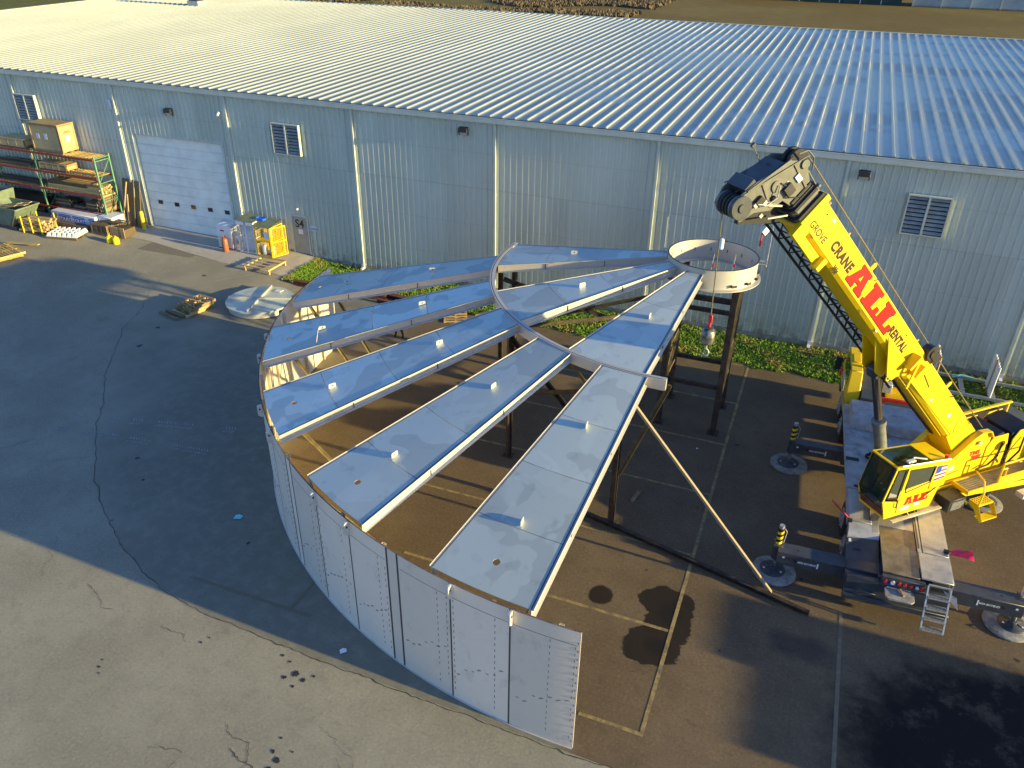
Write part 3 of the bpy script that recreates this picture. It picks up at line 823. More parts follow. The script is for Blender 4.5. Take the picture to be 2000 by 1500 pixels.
# ------------------------------------------------------------------ tank under assembly
CX,CY=19.05,-7.78
WX,WY=19.03,-7.82     # centre of the wall, a hand's breadth off the hub
def PW(r,a,z): return (WX+r*math.cos(R(a)),WY+r*math.sin(R(a)),z)
RW=15.42; HW=3.70
TW=root('tank_wall',(WX,WY,0),0,'curved grey steel tank wall of upright plates around the yard frame','tank wall')
bnd=[-88.75,-94.7,-100.4,-106.2,-107.5,-112.8,-118.5,-124.3,-125.6,-130.9,-136.6,-142.4,-143.7,-149.0,-154.7,-160.5,-161.8,-167.1,-172.4,-178.3]
for i,(a,b_) in enumerate(zip(bnd,bnd[1:])):
    q=MB(); n=max(2,int(abs(b_-a)/.6)); da=.03
    q.M=Matrix.Translation((WX,WY,0))
    q.lathe([(RW-.012,.02),(RW+.012,.02),(RW+.012,HW),(RW-.012,HW),(RW-.012,.02)],n,b_+da,a-da)
    q.lathe([(RW-.012,.02),(RW+.012,.02)],1,b_+da,b_+da+.0001) if False else None
    for e in (a-da,b_+da):
        c,s=math.cos(R(e)),math.sin(R(e)); q.add([((RW-.012)*c,(RW-.012)*s,.02),((RW+.012)*c,(RW+.012)*s,.02),((RW+.012)*c,(RW+.012)*s,HW),((RW-.012)*c,(RW-.012)*s,HW)],[(0,1,2,3)])
    p=build(q,'wall_plate',M['shell'],TW,sharp=30)
    # weld line below the top, and rows of small slots
    if abs(b_-a)>2:
        q=MB(); q.M=Matrix.Translation((WX,WY,0)); q.lathe([(RW+.0125,HW-.42),(RW+.0155,HW-.413),(RW+.0125,HW-.406)],n,b_+.25,a-.25)
        build(q,'weld_line',M['seam'],p)
        q=MB()
        rr=random.Random(i*5+1)
        def slot(ang,z,hor=False,l=.075):
            c=Vector(PW(RW+.0135,ang,z)); t_=Vector((-math.sin(R(ang)),math.cos(R(ang)),0))
            if hor: q.bar(c-t_*l/2,c+t_*l/2,.006,.014,(0,0,1))
            else: q.bar(c-Vector((0,0,l/2)),c+Vector((0,0,l/2)),.012,.006,(math.cos(R(ang)),math.sin(R(ang)),0))
        fr=(.30,.97)[i%3==0] if i else .22
        for e in ([a+(b_-a)*.24] if i else [a+(b_-a)*.42])+([b_-(b_-a)*.05] if i%2 else [a+(b_-a)*.07]):
            z=.35
            while z<HW-.5:
                if rr.random()<.9: slot(e,z)
                z+=.19
        for k in range(7): 
            zz=1.6-k*.10+rr.uniform(-.1,.1); aa=a+(b_-a)*(.12+k*.125); slot(aa,zz,True,.07)
            if rr.random()<.6: slot(aa+(b_-a)*.03,zz-.03,True,.06)
        build(q,'slots',M['seam'],p)
# bolts along the near free end
q=MB()
for k in range(14):
    z=.25+k*.24; q.cbox(*PW(RW+.016,-88.95,z),.012,.02,.04)
build(q,'edge_bolts',M['print'],TW)
q=MB(); q.M=Matrix.Translation((WX,WY,0)); q.lathe([(RW-.014,HW+.001),(RW+.016,HW+.001),(RW+.016,HW+.012),(RW-.014,HW+.012),(RW-.014,HW+.001)],160,-178.2,-88.8); build(q,'top_edge',M['rust'],TW)
q=MB(); q.M=Matrix.Translation((WX,WY,0)); q.lathe([(RW+.014,.004),(RW+.05,.004),(RW+.05,.018),(RW+.014,.018)],160,-178.2,-88.8); build(q,'base_edge',M['web'],TW)
# joint straps at the wide seams
for a in bnd[1:-1]:
    big=any(abs(a-x)<.01 for x in (-107.5,-125.6,-143.7,-161.8,-106.2,-124.3,-142.4,-160.5))
    q=MB(); q.M=Matrix.Translation((WX,WY,0)); wd=.07 if not big else .10
    q.lathe([(RW+.0125,.03),(RW+.017,.03),(RW+.017,HW-.0),(RW+.0125,HW)],1,a-wd,a+wd); build(q,'plate_joint',M['seam'],TW)
# upright stiffeners and raking struts inside
a=-90.5
while a>-178:
    q=MB(); q.angle(PW(RW-.07,a,.05),PW(RW-.07,a,HW-.05),.10,.012,(math.cos(R(a)),math.sin(R(a)),0)); build(q,'stiffener',M['web'],TW); a-=5.9
for a in (-107,-125,-143,-158,-170,-177):
    q=MB(); q.angle(PW(RW-.15,a,2.9),PW(RW-2.1,a+1.5,.06),.09,.012); build(q,'raking_strut',M['brace'],TW)
# lifting lugs along the top
lugm=MB(); lugm.M=Matrix.Identity(4)
lugm.xzprism([(.0,-.20),(.05,-.20),(.13,-.14),(.13,.10),(.10,.13),(0,.13)],-.012,.012)
lugme=lugm.mesh('lifting_lug',M['lug'])
holeme=MB().tube((.07,-.016,.02),(.07,.016,.02),.025,8).mesh('lug_hole',M['print'])
for a in (-94.55,-100.25,-112.65,-118.35,-130.75,-136.45,-148.85,-154.55,-167):
    o=inst(lugme,'lifting_lug',Matrix.Translation(PW(RW+.012,a,HW-.16))@Matrix.Rotation(R(a),4,'Z')@Matrix.Diagonal((1.15,2,1.25,1)),TW)
    inst(holeme,'lug_hole',WM[o.name] if False else Matrix.Translation(PW(RW+.012,a,HW-.16))@Matrix.Rotation(R(a),4,'Z')@Matrix.Diagonal((1.15,2,1.25,1)),o)
def PC(r,a,z): return (CX+r*math.cos(R(a)),CY+r*math.sin(R(a)),z)
# ------------------------------------------------------------------ centre tower
T4=root('support_tower',(19.04,-7.8,0),0,'dark steel four-legged tower standing under the round hub ring','steel tower')
PX=(18.02,20.08); PY=(-6.80,-8.80); ZT=5.72
for x_ in PX:
    for y_ in PY:
        q=MB(); q.ibeam((x_,y_,.02),(x_,y_,ZT),.20,.21,.022,(0,1,0)); c=build(q,'column',M['darksteel'],T4)
        q=MB(); q.cbox(x_,y_,.014,.42,.42,.026); build(q,'foot_plate',M['darksteel'],c)
for z,w_ in ((5.25,.18),(3.95,.16),(1.9,.15)):
    for y_ in PY:
        if z==3.95 and y_==PY[1]: continue
        q=MB(); q.ibeam((PX[0]+.1,y_,z),(PX[1]-.1,y_,z),w_*.7,w_,.015,(0,0,1)); build(q,'cross_beam',M['darksteel'],T4)
for z in (5.45,3.0,1.7):
    for x_ in PX:
        q=MB(); q.angle((x_,PY[0]-.1,z),(x_,PY[1]+.1,z),.1,.014); build(q,'side_beam',M['brace'],T4)
for x_,zz in ((PX[1],((1.7,3.0),(3.0,5.3))),(PX[0],((1.7,3.0),(3.0,5.3)))):
    for za,zb in zz:
        q=MB(); q.angle((x_+.06,PY[0]-.1,zb),(x_+.06,PY[1]+.1,za),.09,.012,(1,0,0)); build(q,'diagonal_brace',M['brace'],T4)
# ------------------------------------------------------------------ hub ring
HR=root('hub_ring',(CX,CY,5.75),0,'round cream steel hub ring sitting on top of the dark tower','steel ring')
q=MB(); q.M=Matrix.Translation((CX,CY,0)); q.lathe([(1.50,5.78),(1.525,5.78),(1.525,6.46),(1.50,6.46),(1.50,5.78)],72); build(q,'ring_wall',M['ringm'],HR)
q=MB(); q.M=Matrix.Translation((CX,CY,0)); q.lathe([(1.27,5.750),(1.69,5.750),(1.69,5.778),(1.27,5.778),(1.27,5.750)],72); build(q,'bottom_flange',M['web'],HR)
q=MB(); q.M=Matrix.Translation((CX,CY,0)); q.lathe([(1.50,6.462),(1.555,6.462),(1.555,6.475),(1.50,6.475),(1.50,6.462)],72); build(q,'top_edge',M['seam'],HR)
for k in range(16):
    a=-75+k*22.5
    if 100<a%360<290 and k%1==0 and (a%360)>165: continue
    q=MB(); c=Vector(PC(1.53,a,5.92)); t_=Vector((-math.sin(R(a)),math.cos(R(a)),0)); n_=Vector((math.cos(R(a)),math.sin(R(a)),0))
    q.bar(c-t_*.09,c-t_*.09+n_*.09,.012,.09); q.bar(c-t_*.09+n_*.09,c+t_*.09+n_*.09,.012,.09); build(q,'bracket',M['darksteel'],HR)
for k in range(16):
    a=11+k*22.5; q=MB(); q.cbox(0,0,0,.01,.03,.12); inst(q.mesh('slot_hole',M['print']),'slot_hole',Matrix.Translation(PC(1.497,a,6.12))@Matrix.Rotation(R(a),4,'Z'),HR)
def rod(a,r,z0,z1,cl):
    q=MB(); p=Vector(PC(r,a,0)); q.tube((p.x,p.y,z0),(p.x,p.y,z1),.018,6); 
    w_=Vector(PC(1.51,a,6.40)); q.bar(w_,(p.x,p.y,6.40),.03,.03); q.bar(w_-Vector((0,0,.12)),(p.x,p.y,6.28),.03,.03); q.cbox(p.x,p.y,6.34,.05,.05,.16)
    build(q,'guide_rod',M['zinc'],HR)
rod(178,1.72,6.2,7.55,0); rod(8,1.80,6.2,7.65,0)
for a in (-84,-56):
    q=MB(); p=PC(1.44,a,0); q.tube((p[0],p[1],6.3),(p[0]+.05,p[1],7.0),.014,6); q.cbox(p[0],p[1]-.02,6.40,.12,.05,.05); k=build(q,'guide_rod',M['zinc'],HR)
    q=MB(); q.cbox(p[0]+.06,p[1],6.62,.05,.03,.12); build(q,'ribbon',M['pink'],k)
# ------------------------------------------------------------------ intermediate ring beam with its posts
RB=root('ring_beam',(CX,CY,5.2),0,'curved light grey ring beam crossing the roof panels halfway','ring beam')
RM=7.62; ZM=5.50
q=MB(); q.M=Matrix.Translation((CX,CY,0)); q.lathe([(RM+.07,ZM-.30),(RM+.085,ZM-.30),(RM+.085,ZM+.03),(RM-.085,ZM+.03),(RM-.085,ZM+.018),(RM+.07,ZM+.018),(RM+.07,ZM-.30)],120,-185.5,-88.9)
q.lathe([(RM+.085,ZM-.30),(RM-.085,ZM-.30),(RM-.085,ZM-.288),(RM+.085,ZM-.288)],120,-185.5,-88.9)
for e in (-88.9,): 
    c,s=math.cos(R(e)),math.sin(R(e)); q.add([((RM-.085)*c,(RM-.085)*s,ZM-.3),((RM+.085)*c,(RM+.085)*s,ZM-.3),((RM+.085)*c,(RM+.085)*s,ZM+.03),((RM-.085)*c,(RM-.085)*s,ZM+.03)],[(0,1,2,3)])
build(q,'curved_channel',M['web'],RB)
q=MB(); q.M=Matrix.Translation((CX,CY,0)); q.lathe([(RM+.02,ZM+.031),(RM+.035,ZM+.034),(RM+.05,ZM+.031)],120,-184.5,-89.5); build(q,'seam_line',M['seam'],RB)
PA=(-98,-135.4,-172,176)
for i,a in enumerate(PA):
    p=PC(RM-.06,a,0)
    lab=('dark steel post nearest the camera under the foremost roof panel','dark steel post under the third roof panel with two raking braces','dark steel post under the ring beam near the open tank end','dark steel post at the back under the rearmost inner roof panel')[i]
    r=root('ring_post',(p[0],p[1],0),0,lab,'steel post','posts under the ring beam')
    q=MB(); q.ibeam((p[0],p[1],.02),(p[0],p[1],ZM-.30),.16,.17,.018,(math.cos(R(a)),math.sin(R(a)),0)); build(q,'column',M['darksteel'],r)
    q=MB(); q.cbox(p[0],p[1],.014,.36,.36,.026); build(q,'foot_plate',M['darksteel'],r)
    if i in (0,1):
        nx=PC(RM-.06,(PA[1] if i==0 else -117),4.95 if i==0 else 5.0)
        q=MB(); m=Vector(PC(RM-.35,(-117),2.55)); q.bar((p[0],p[1],4.3 if i==1 else 4.2),m,.10,.10) if False else None
        q.angle((p[0],p[1],3.6),PC(RM-.1,a+(18 if i==1 else -14),5.15),.10,.014)
        build(q,'knee_brace',M['brace'],r)
    if i==0:
        q=MB(); q.angle((p[0]+.1,p[1],1.9),(19.25,-15.05,5.15),.10,.014); build(q,'long_brace',M['brace'],r)
# braces between posts and tower
def xbrace(p,q_,lab):
    q=MB(); q.angle(p,q_,.12,.016); o=build(q,'steel_brace',M['darksteel']); tag(o,lab,'steel brace','bracing under the roof panels')
xbrace(PC(RM-.1,-135.4,4.6),PC(RM-.1,-103,2.6),'dark diagonal brace running down from the third panel toward the foremost post')
xbrace(PC(RM-.1,-101,4.7),PC(RM-.1,-133,2.7),'lighter diagonal brace running down from the foremost post toward the third panel')
xbrace(PC(RM-.1,-174,4.6),(18.0,-6.9,2.4),'dark brace rising from the tower foot toward the open tank end')
xbrace((18.0,-6.8,4.6),PC(RM-.2,-176,2.6),'dark brace falling from the tower toward the ring post by the grass')
xbrace((17.95,-8.7,4.5),PC(RM-.3,-137,4.9),'dark beam tying the tower to the post under the third panel')
# ------------------------------------------------------------------ roof panels
def zin(r): return 6.30+(ZM-6.30)*(r-1.53)/(RM-1.53)
def zout(r): return ZM+(3.73-ZM)*(r-RM)/(15.42-RM)
def panel(name_lab,ac,half0,half1,r0,r1,zf,seams,lugs,hole,dz=0.0):
    """sector-shaped roof panel between radii r0 and r1; half0/half1 half angles at the ends"""
    rt_=root('roof_section',PC((r0+r1)/2,ac,zf((r0+r1)/2)),0,name_lab,'roof panel','roof panels radiating from the hub ring')
    rs=[r0]+seams+[r1]
    def ha(r): return half0+(half1-half0)*(r-r0)/(r1-r0)
    for a,b_ in zip(rs,rs[1:]):
        q=MB(); g=.008; A,B_=a+(g if a!=r0 else 0),b_-(g if b_!=r1 else 0); n=6
        if hole and A<hole[0]<B_:
            # ring of vertices round a real hole
            hr,hrad,ho=hole; hc=Vector((hr,0))
            N=32; outer=[]; 
            for k in range(N):
                t=2*math.pi*k/N; dx,dy=math.cos(t),math.sin(t)
                # cast to boundary in (r, s) space where s = arc length offset
                best=1e9
                if dx>1e-6: best=min(best,(B_-hr)/dx)
                if dx<-1e-6: best=min(best,(A-hr)/dx)
                for sg in (1,-1):
                    # boundary s = sg*R(ha(r))*r -> solve numerically
                    tt=0
                    for _ in range(40):
                        rr=hr+dx*tt; lim=R(ha(rr))*rr
                        if dy*sg>1e-6: tt=(lim-sg*ho*0)/abs(dy)
                        else: tt=1e9;break
                    if dy*sg>1e-6: best=min(best,tt)
                outer.append((hr+dx*best,dy*best))
            inner=[(hr+hrad*math.cos(2*math.pi*k/N),hrad*math.sin(2*math.pi*k/N)) for k in range(N)]
            corners=[(A,-R(ha(A))*A),(A,R(ha(A))*A),(B_,R(ha(B_))*B_),(B_,-R(ha(B_))*B_)]
            def W3(rs_,z): r_,s_=rs_; return PC(r_,ac+math.degrees(s_/r_),zf(r_)+z+dz)
            # snap nearest outer points to the corners
            for c in corners:
                k=min(range(N),key=lambda i:(outer[i][0]-c[0])**2+(outer[i][1]-c[1])**2); outer[k]=c
            vs=[];
            for z in (0,-.012): vs+=[W3(p,z) for p in outer]+[W3(p,z) for p in inner]
            fs=[]
            for k in range(N):
                k2=(k+1)%N
                fs+=[(k,k2,N+k2,N+k),(2*N+k,3*N+k,3*N+k2,2*N+k2),(N+k,N+k2,3*N+k2,3*N+k),(k,2*N+k,2*N+k2,k2)]
            q.add(vs,fs)
        else:
            vs=[]
            for r_ in (A,(A+B_)/2,B_):
                for z in (0,-.012):
                    for i in range(n+1):
                        vs.append(PC(r_,ac-ha(r_)+2*ha(r_)*i/n,zf(r_)+z+dz))
            m=2*(n+1); fs=[]
            for j in range(2):
                for i in range(n):
                    o_=j*m+i; fs.append((o_,o_+m,o_+m+1,o_+1)); o2=o_+n+1; fs.append((o2,o2+1,o2+m+1,o2+m))
            for i in range(n): fs.append((i,i+1,i+n+2,i+n+1)); fs.append((2*m+i,2*m+n+1+i,2*m+n+2+i,2*m+i+1))
            q.add(vs,fs)
        build(q,'plate',M['plate'],rt_,sharp=20)
    for s_ in seams:
        q=MB(); q.bar(PC(s_,ac-ha(s_)*.98,zf(s_)-.014+dz),PC(s_,ac+ha(s_)*.98,zf(s_)-.014+dz),.03,.016); build(q,'seam_backing',M['seam'],rt_)
    # side channels: web, bottom flange, two upstand rails
    for sg in (-1,1):
        def P(r_,off,z):
            a=ac+sg*ha(r_); c=Vector(PC(r_,a,zf(r_)+z+dz)); t_=Vector((-math.sin(R(a)),math.cos(R(a)),0))*sg
            return c+t_*off
        q=MB(); wv=.075
        # hat-shaped channel under the plate edge, its open side outward
        pr=[(.004,-.004),(.050,-.004),(.050,.022),(.060,.022),(.060,-.022),(.004,-.022),(.004,-.22),(.075,-.25),(.075,-.262),(.0,-.262),(-.010,-.22),(-.010,-.022)]
        vs=[P(r0+.0,o_,z) for o_,z in pr]+[P(r1,o_,z) for o_,z in pr]; n=len(pr)
        q.add(vs,[(i,(i+1)%n,(i+1)%n+n,i+n) for i in range(n)]+[tuple(range(n)),tuple(range(2*n-1,n-1,-1))])
        build(q,'edge_channel',M['web'],rt_,sharp=25)
        q=MB(); vs=[P(r0,.0025,.001),P(r0,-.020,.001),P(r1,-.020,.001),P(r1,.0025,.001)]; q.quad(*[v+Vector((0,0,.002)) for v in vs]); build(q,'edge_joint',M['seam'],rt_)  # dark joint strip along the plate edge
        for s_ in (r0+(r1-r0)*.36,r0+(r1-r0)*.71):
            q=MB(); q.bar(P(s_,.012,-.03),P(s_,.012,-.23),.025,.02,(math.cos(R(ac)),math.sin(R(ac)),0)); build(q,'channel_splice',M['seam'],rt_)
    for (lr,lo) in lugs:
        a=ac+math.degrees(lo/lr); c=Matrix.Translation(PC(lr,a,zf(lr)+dz))@Matrix.Rotation(R(ac),4,'Z')@Matrix.Diagonal((1.0,1,1,1))
        q=MB(); q.xzprism([(-.13,0),(.13,0),(.13,.20),(-.13,.20)],-.012,.012)
        o=inst(lug2,'lifting_lug',c@Matrix.Rotation(R(12),4,'Z'),rt_); inst(lug2h,'lug_hole',c@Matrix.Rotation(R(12),4,'Z'),o)
q=MB(); q.xzprism([(-.115,-.005),(.115,-.005),(.115,.12),(.09,.145),(-.09,.145),(-.115,.12)],-.010,.010); lug2=q.mesh('lifting_lug',M['lug'])
q=MB(); q.tube((0,-.0115,.08),(0,.0115,.08),.024,10); lug2h=q.mesh('lug_hole',M['print'])
TAB=[(-97.9,4.75,'foremost long outer roof panel, pale and reaching the near end of the tank wall'),
     (-115.9,4.7,'second long outer roof panel counting back from the near end of the tank wall'),
     (-133.8,4.8,'third long outer roof panel, deep blue, between the pale one and the gap where the person stands'),
     (-151.0,4.6,'fourth long outer roof panel, deep blue, just in front of the person standing underneath'),
     (-168.4,4.9,'rearmost long outer roof panel, beside the grass and the warehouse wall')]
for i,(ac,h,lab) in enumerate(TAB):
    panel(lab,ac,h,h,RM+.10,15.36 if i<4 else 15.2,zout,[9.9,11.75,13.6] if i!=1 else [11.75,13.6],[(13.45,.0),(10.05,.0)],(14.6,.085,0),.03)
panel('rearmost inner roof panel running from the warehouse side to the hub ring',-175.8,9.0,8.6,1.56,RM-.1,zin,[4.0,5.8],[(4.9,0)],None,-.02)
panel('middle inner roof panel between the other two, joining the hub ring',-139.8,9.2,9.0,1.56,RM-.1,zin,[4.0,5.8],[(4.85,0)],None,-.02)
panel('inner roof panel nearest the camera, leading from the ring beam up to the hub',-103.1,9.2,9.2,1.56,RM-.1,zin,[4.0],[(4.75,.0)],None,-.02)
# wooden prop and steel lengths on the lot
q=MB(); q.bar((18.62,-16.3,5.0),(23.0,-16.48,.06),.10,.07); tag(build(q,'timber_prop',M['prop']),'long pale timber prop leaning from the foremost panel edge to the ground','prop')
# ------------------------------------------------------------------ yard things, left side
def plank_mesh(L,W_,T,mat,name='plank'):
    return MB().box(-L/2,L/2,-W_/2,W_/2,0,T).mesh(name,mat)
# pallet racking
ZB=.50; XE=(-16.4,-21.05,-25.6,-30.2); YF,YB=-1.32,-.26; LV=(4.40,3.34,2.30,1.22)
RK=root('pallet_rack',(-20,-.8,ZB),0,'green and red pallet racking loaded with timber against the warehouse','pallet rack')
for i,xe in enumerate(XE[:3]):
    for y in (YF,YB):
        q=MB(); q.box(xe-.045,xe+.045,y-.04,y+.04,terr(xe,y),4.52); q.box(xe-.09,xe+.09,y-.08,y+.08,terr(xe,y),terr(xe,y)+.02); build(q,'upright',M['rackg'],RK)
    for z0,z1,f in ((.9,1.95,0),(1.95,3.0,1),(3.0,4.25,0)):
        q=MB(); a,b_=(YF,YB) if not f else (YB,YF)
        q.bar((xe,a,z0),(xe,b_,z1),.035,.035); q.bar((xe,YF,z1),(xe,YB,z1),.035,.035); build(q,'frame_brace',M['rackg'],RK)
    q=MB(); q.bar((xe,YF,4.4),(xe,YB,4.4),.035,.035); build(q,'frame_brace',M['rackg'],RK)
bms={}
for a,b_ in zip(XE[:3],XE[1:]):
    for z in LV:
        for y in (YF-.055,YB+.055):
            L=a-b_-.06
            if L not in bms: bms[L]=MB().box(-L/2,L/2,-.025,.025,-.12,0).mesh('rack_beam',M['orange'])
            inst(bms[L],'rack_beam',TR((a+b_)/2,y,z),RK)
bd=MB().box(-.06,.06,YF-.0,YB,0,.025).mesh('deck_board',M['woody'])
for a,b_ in zip(XE[:2],XE[1:3]):
    for z in LV[:3]:
        x=a-.22
        while x>b_+.15:
            inst(bd,'deck_board',TR(x,0,z+.001,rnd.uniform(-.8,.8)) if False else TR(x+rnd.uniform(-.02,.02),0,z+.001),RK); x-=.235
def crate(nm,lab,cat,x0,x1,y0,y1,z0,z1,mat,batten,nb,group=None,cl=True):
    r=root(nm,((x0+x1)/2,(y0+y1)/2,z0),0,lab,cat,group)
    q=MB(); q.box(x0+.03,x1-.03,y0+.03,y1-.03,z0+.10,z1-.02); build(q,'side_panel',mat,r,.006)
    q=MB(); q.box(x0,x1,y0,y1,z1-.02,z1+.01); build(q,'lid',mat,r)
    for k in range(3):
        q=MB(); y=y0+.06+(y1-y0-.12)*k/2; q.box(x0+.02,x1-.02,y-.05,y+.05,z0,z0+.10); build(q,'skid',M['woodd'],r)
    for k in range(nb):
        x=x0+.05+(x1-x0-.1)*k/(nb-1)
        q=MB(); q.box(x-.05,x+.05,y0-.0,y0+.03,z0+.1,z1-.02); build(q,'batten',batten,r)
    for z in ((z0+.15,z1-.07)):
        q=MB(); q.box(x0+.1,x1-.1,y0+.004,y0+.028,z-.05,z+.05); build(q,'rail',batten,r)
        q=MB(); q.box(x1-.029,x1-.002,y0+.1,y1-.1,z-.05,z+.05); build(q,'rail',batten,r)
    for y in (y0+.05,y1-.05):
        q=MB(); q.box(x1-.03,x1,y-.05,y+.05,z0+.1,z1-.02); build(q,'batten',batten,r)
    return r
c=crate('wooden_crate','large plywood shipping crate on the top shelf of the rack','crate',-20.85,-18.62,-1.35,-.20,4.43,6.05,M['ply'],M['wood'],2)
q=MB(); q.box(-18.614,-18.606,-.95,-.65,5.1,5.4); build(q,'paper_sheet',M['paper'],c)
q=MB(); q.box(-20.35,-20.12,-1.358,-1.351,5.2,5.5); build(q,'paper_sheet',M['wrap'],c)
q=MB(); q.box(-19.75,-19.52,-1.358,-1.351,5.2,5.52); build(q,'paper_sheet',M['wrap'],c)
q=MB(); q.box(-18.612,-18.606,-1.0,-.5,5.55,5.58).box(-18.612,-18.606,-.95,-.55,5.62,5.65); build(q,'stencil_print',M['print'],c)
crate('long_crate','long low pale crate on the top shelf left of the big plywood crate','crate',-23.6,-21.55,-1.35,-.35,4.43,4.98,M['ply'],M['wood'],4)
crate('long_crate','low pale crate with dark sticks on top, second shelf, under the big plywood crate','crate',-20.85,-18.75,-1.35,-.5,3.37,3.80,M['ply'],M['wood'],5)
def pile(nm,lab,cat,x0,x1,y0,y1,z,n,mats,wd=.1,th=.05,jit=.06,layers=None,along='x',group=None,yaw=2,tail=None):
    """a stack of separate sticks"""
    r=root(nm,((x0+x1)/2,(y0+y1)/2,z),0,lab,cat,group)
    rr=random.Random(len(lab)); W_=(y1-y0) if along=='x' else (x1-x0); per=max(1,int(W_/(wd*1.08))); k=0; lay=0
    L=(x1-x0) if along=='x' else (y1-y0)
    mes=[MB().box(-L/2,L/2,-wd/2,wd/2,0,th).mesh('stick',m) for m in mats]
    while k<n:
        for j in range(per):
            if k>=n: break
            c=-W_/2+wd/2+(W_-wd)*(j/(max(1,per-1)))
            me=rr.choice(mes)
            if along=='x': Mx=TR((x0+x1)/2+rr.uniform(-jit,jit),(y0+y1)/2+c+rr.uniform(-.01,.01),z+lay*th*1.03,rr.uniform(-yaw,yaw)*.3,0,rr.uniform(-4,4))
            else: Mx=TR((x0+x1)/2+c,(y0+y1)/2+rr.uniform(-jit,jit),z+lay*th*1.03,90+rr.uniform(-yaw,yaw)*.3,0,rr.uniform(-4,4))
            inst(me,'stick',Mx,r); k+=1
        lay+=1
    return r
pile('timber_stack','brown square timbers stacked along the third shelf of the rack','timber stack',-20.5,-17.3,-1.3,-.4,2.33,40,[M['woody'],M['woodd'],M['wood']],.10,.09,.12)
pile('timber_stack','short yellow timber ends at the right of the third shelf','timber stack',-17.5,-16.55,-1.3,-.35,2.33,30,[M['woody'],M['wood']],.11,.10,.10)
pile('timber_stack','thin flat boards lying on the second shelf at the right end','timber stack',-18.5,-16.7,-1.2,-.9,3.37,3,[M['wood']],.14,.03,.1)
pile('timber_stack','dark sticks heaped on the second shelf at the far left','timber stack',-24.6,-21.5,-1.3,-.35,3.37,26,[M['woodd'],M['wood'],M['plyd']],.12,.05,.2,yaw=12)
pile('timber_stack','brown boards lying flat on the third shelf at the far left','timber stack',-25.2,-21.4,-1.3,-.35,2.33,8,[M['woodd'],M['plyd']],.2,.03,.1)
pile('pallet_stack','dark wooden pallets at the left of the lowest shelf of the right bay','pallet stack',-20.3,-19.2,-1.3,-.35,1.24,30,[M['woodd'],M['coil']],.12,.09,.05)
pile('timber_stack','curved dark boards leaning together in the middle of the lowest shelf','timber stack',-19.0,-18.1,-1.25,-.4,1.24,16,[M['coil'],M['woodd']],.11,.08,.1,yaw=20)
pile('timber_stack','orange-brown offcuts in the lowest shelf left of the end frame','timber stack',-17.9,-17.1,-1.3,-.4,1.24,40,[M['woody'],M['woodd'],M['coil']],.11,.09,.07,yaw=6)
pile('timber_stack','stacked pale battens seen through the green end frame, lowest shelf','timber stack',-17.0,-16.5,-1.2,-.3,1.24,44,[M['woodd'],M['wood']],.10,.09,.03,along='y')
pile('pipe_bundle','black pipes and tubes lying in the lowest shelf at the far left','pipe bundle',-25.0,-21.3,-1.3,-.35,1.24,30,[M['coil'],M['blackp']],.11,.08,.2)
pile('timber_stack','dark boards on the ground beneath the far left bay','timber stack',-24.6,-21.4,-1.35,-.35,.68,20,[M['woodd'],M['coil']],.14,.07,.2)
# lumber pack with printed wrap
r=root('wrapped_lumber_pack',(-18.6,-1.5,.5),0,'white wrapped lumber pack printed TOLKO in blue under the rack','lumber pack')
q=MB(); q.box(-20.15,-16.75,-1.95,-.75,.56,1.17); build(q,'wrap',M['wrap'],r,.02)
q=MB(); q.box(-20.1,-16.8,-1.95,-.8,.47,.56); build(q,'bearer',M['woodd'],r)
for k,x in enumerate((-19.95,-19.10,-18.0,-16.92+.12)):
    w2=.47 if k not in(0,3) else .22
    xc=x if k!=3 else -17.02
    q=MB(); q.box(xc-w2,xc+w2,-1.958,-1.952,.60,1.04); b_=build(q,'printed_panel',M['blue'],r)
    tx={0:'LKO',1:'TOLKO',2:'TOLKO',3:'TOL'}[k]
    font('printed_name',tx,.30,TR(xc,-1.961,.77,0,0,90),M['white'],b_,.001,.012,1.0 if k in(1,2) else .85)
    q=MB(); q.box(xc-w2+.02,xc+w2-.02,-1.963,-1.9585,.965,.985); build(q,'printed_bar',M['white'],b_)
r=root('wrapped_lumber_pack',(-16.2,-1.1,.5),0,'short plain white wrapped pack just right of the printed lumber pack','lumber pack')
q=MB(); q.box(-16.7,-15.65,-1.75,-.65,.55,1.22); build(q,'wrap',M['wrap'],r,.03)
pile('timber_stack','brown planks on the ground in front of the printed lumber pack','timber stack',-21.2,-16.9,-2.55,-2.1,.47,9,[M['woodd'],M['wood']],.14,.06,.15)
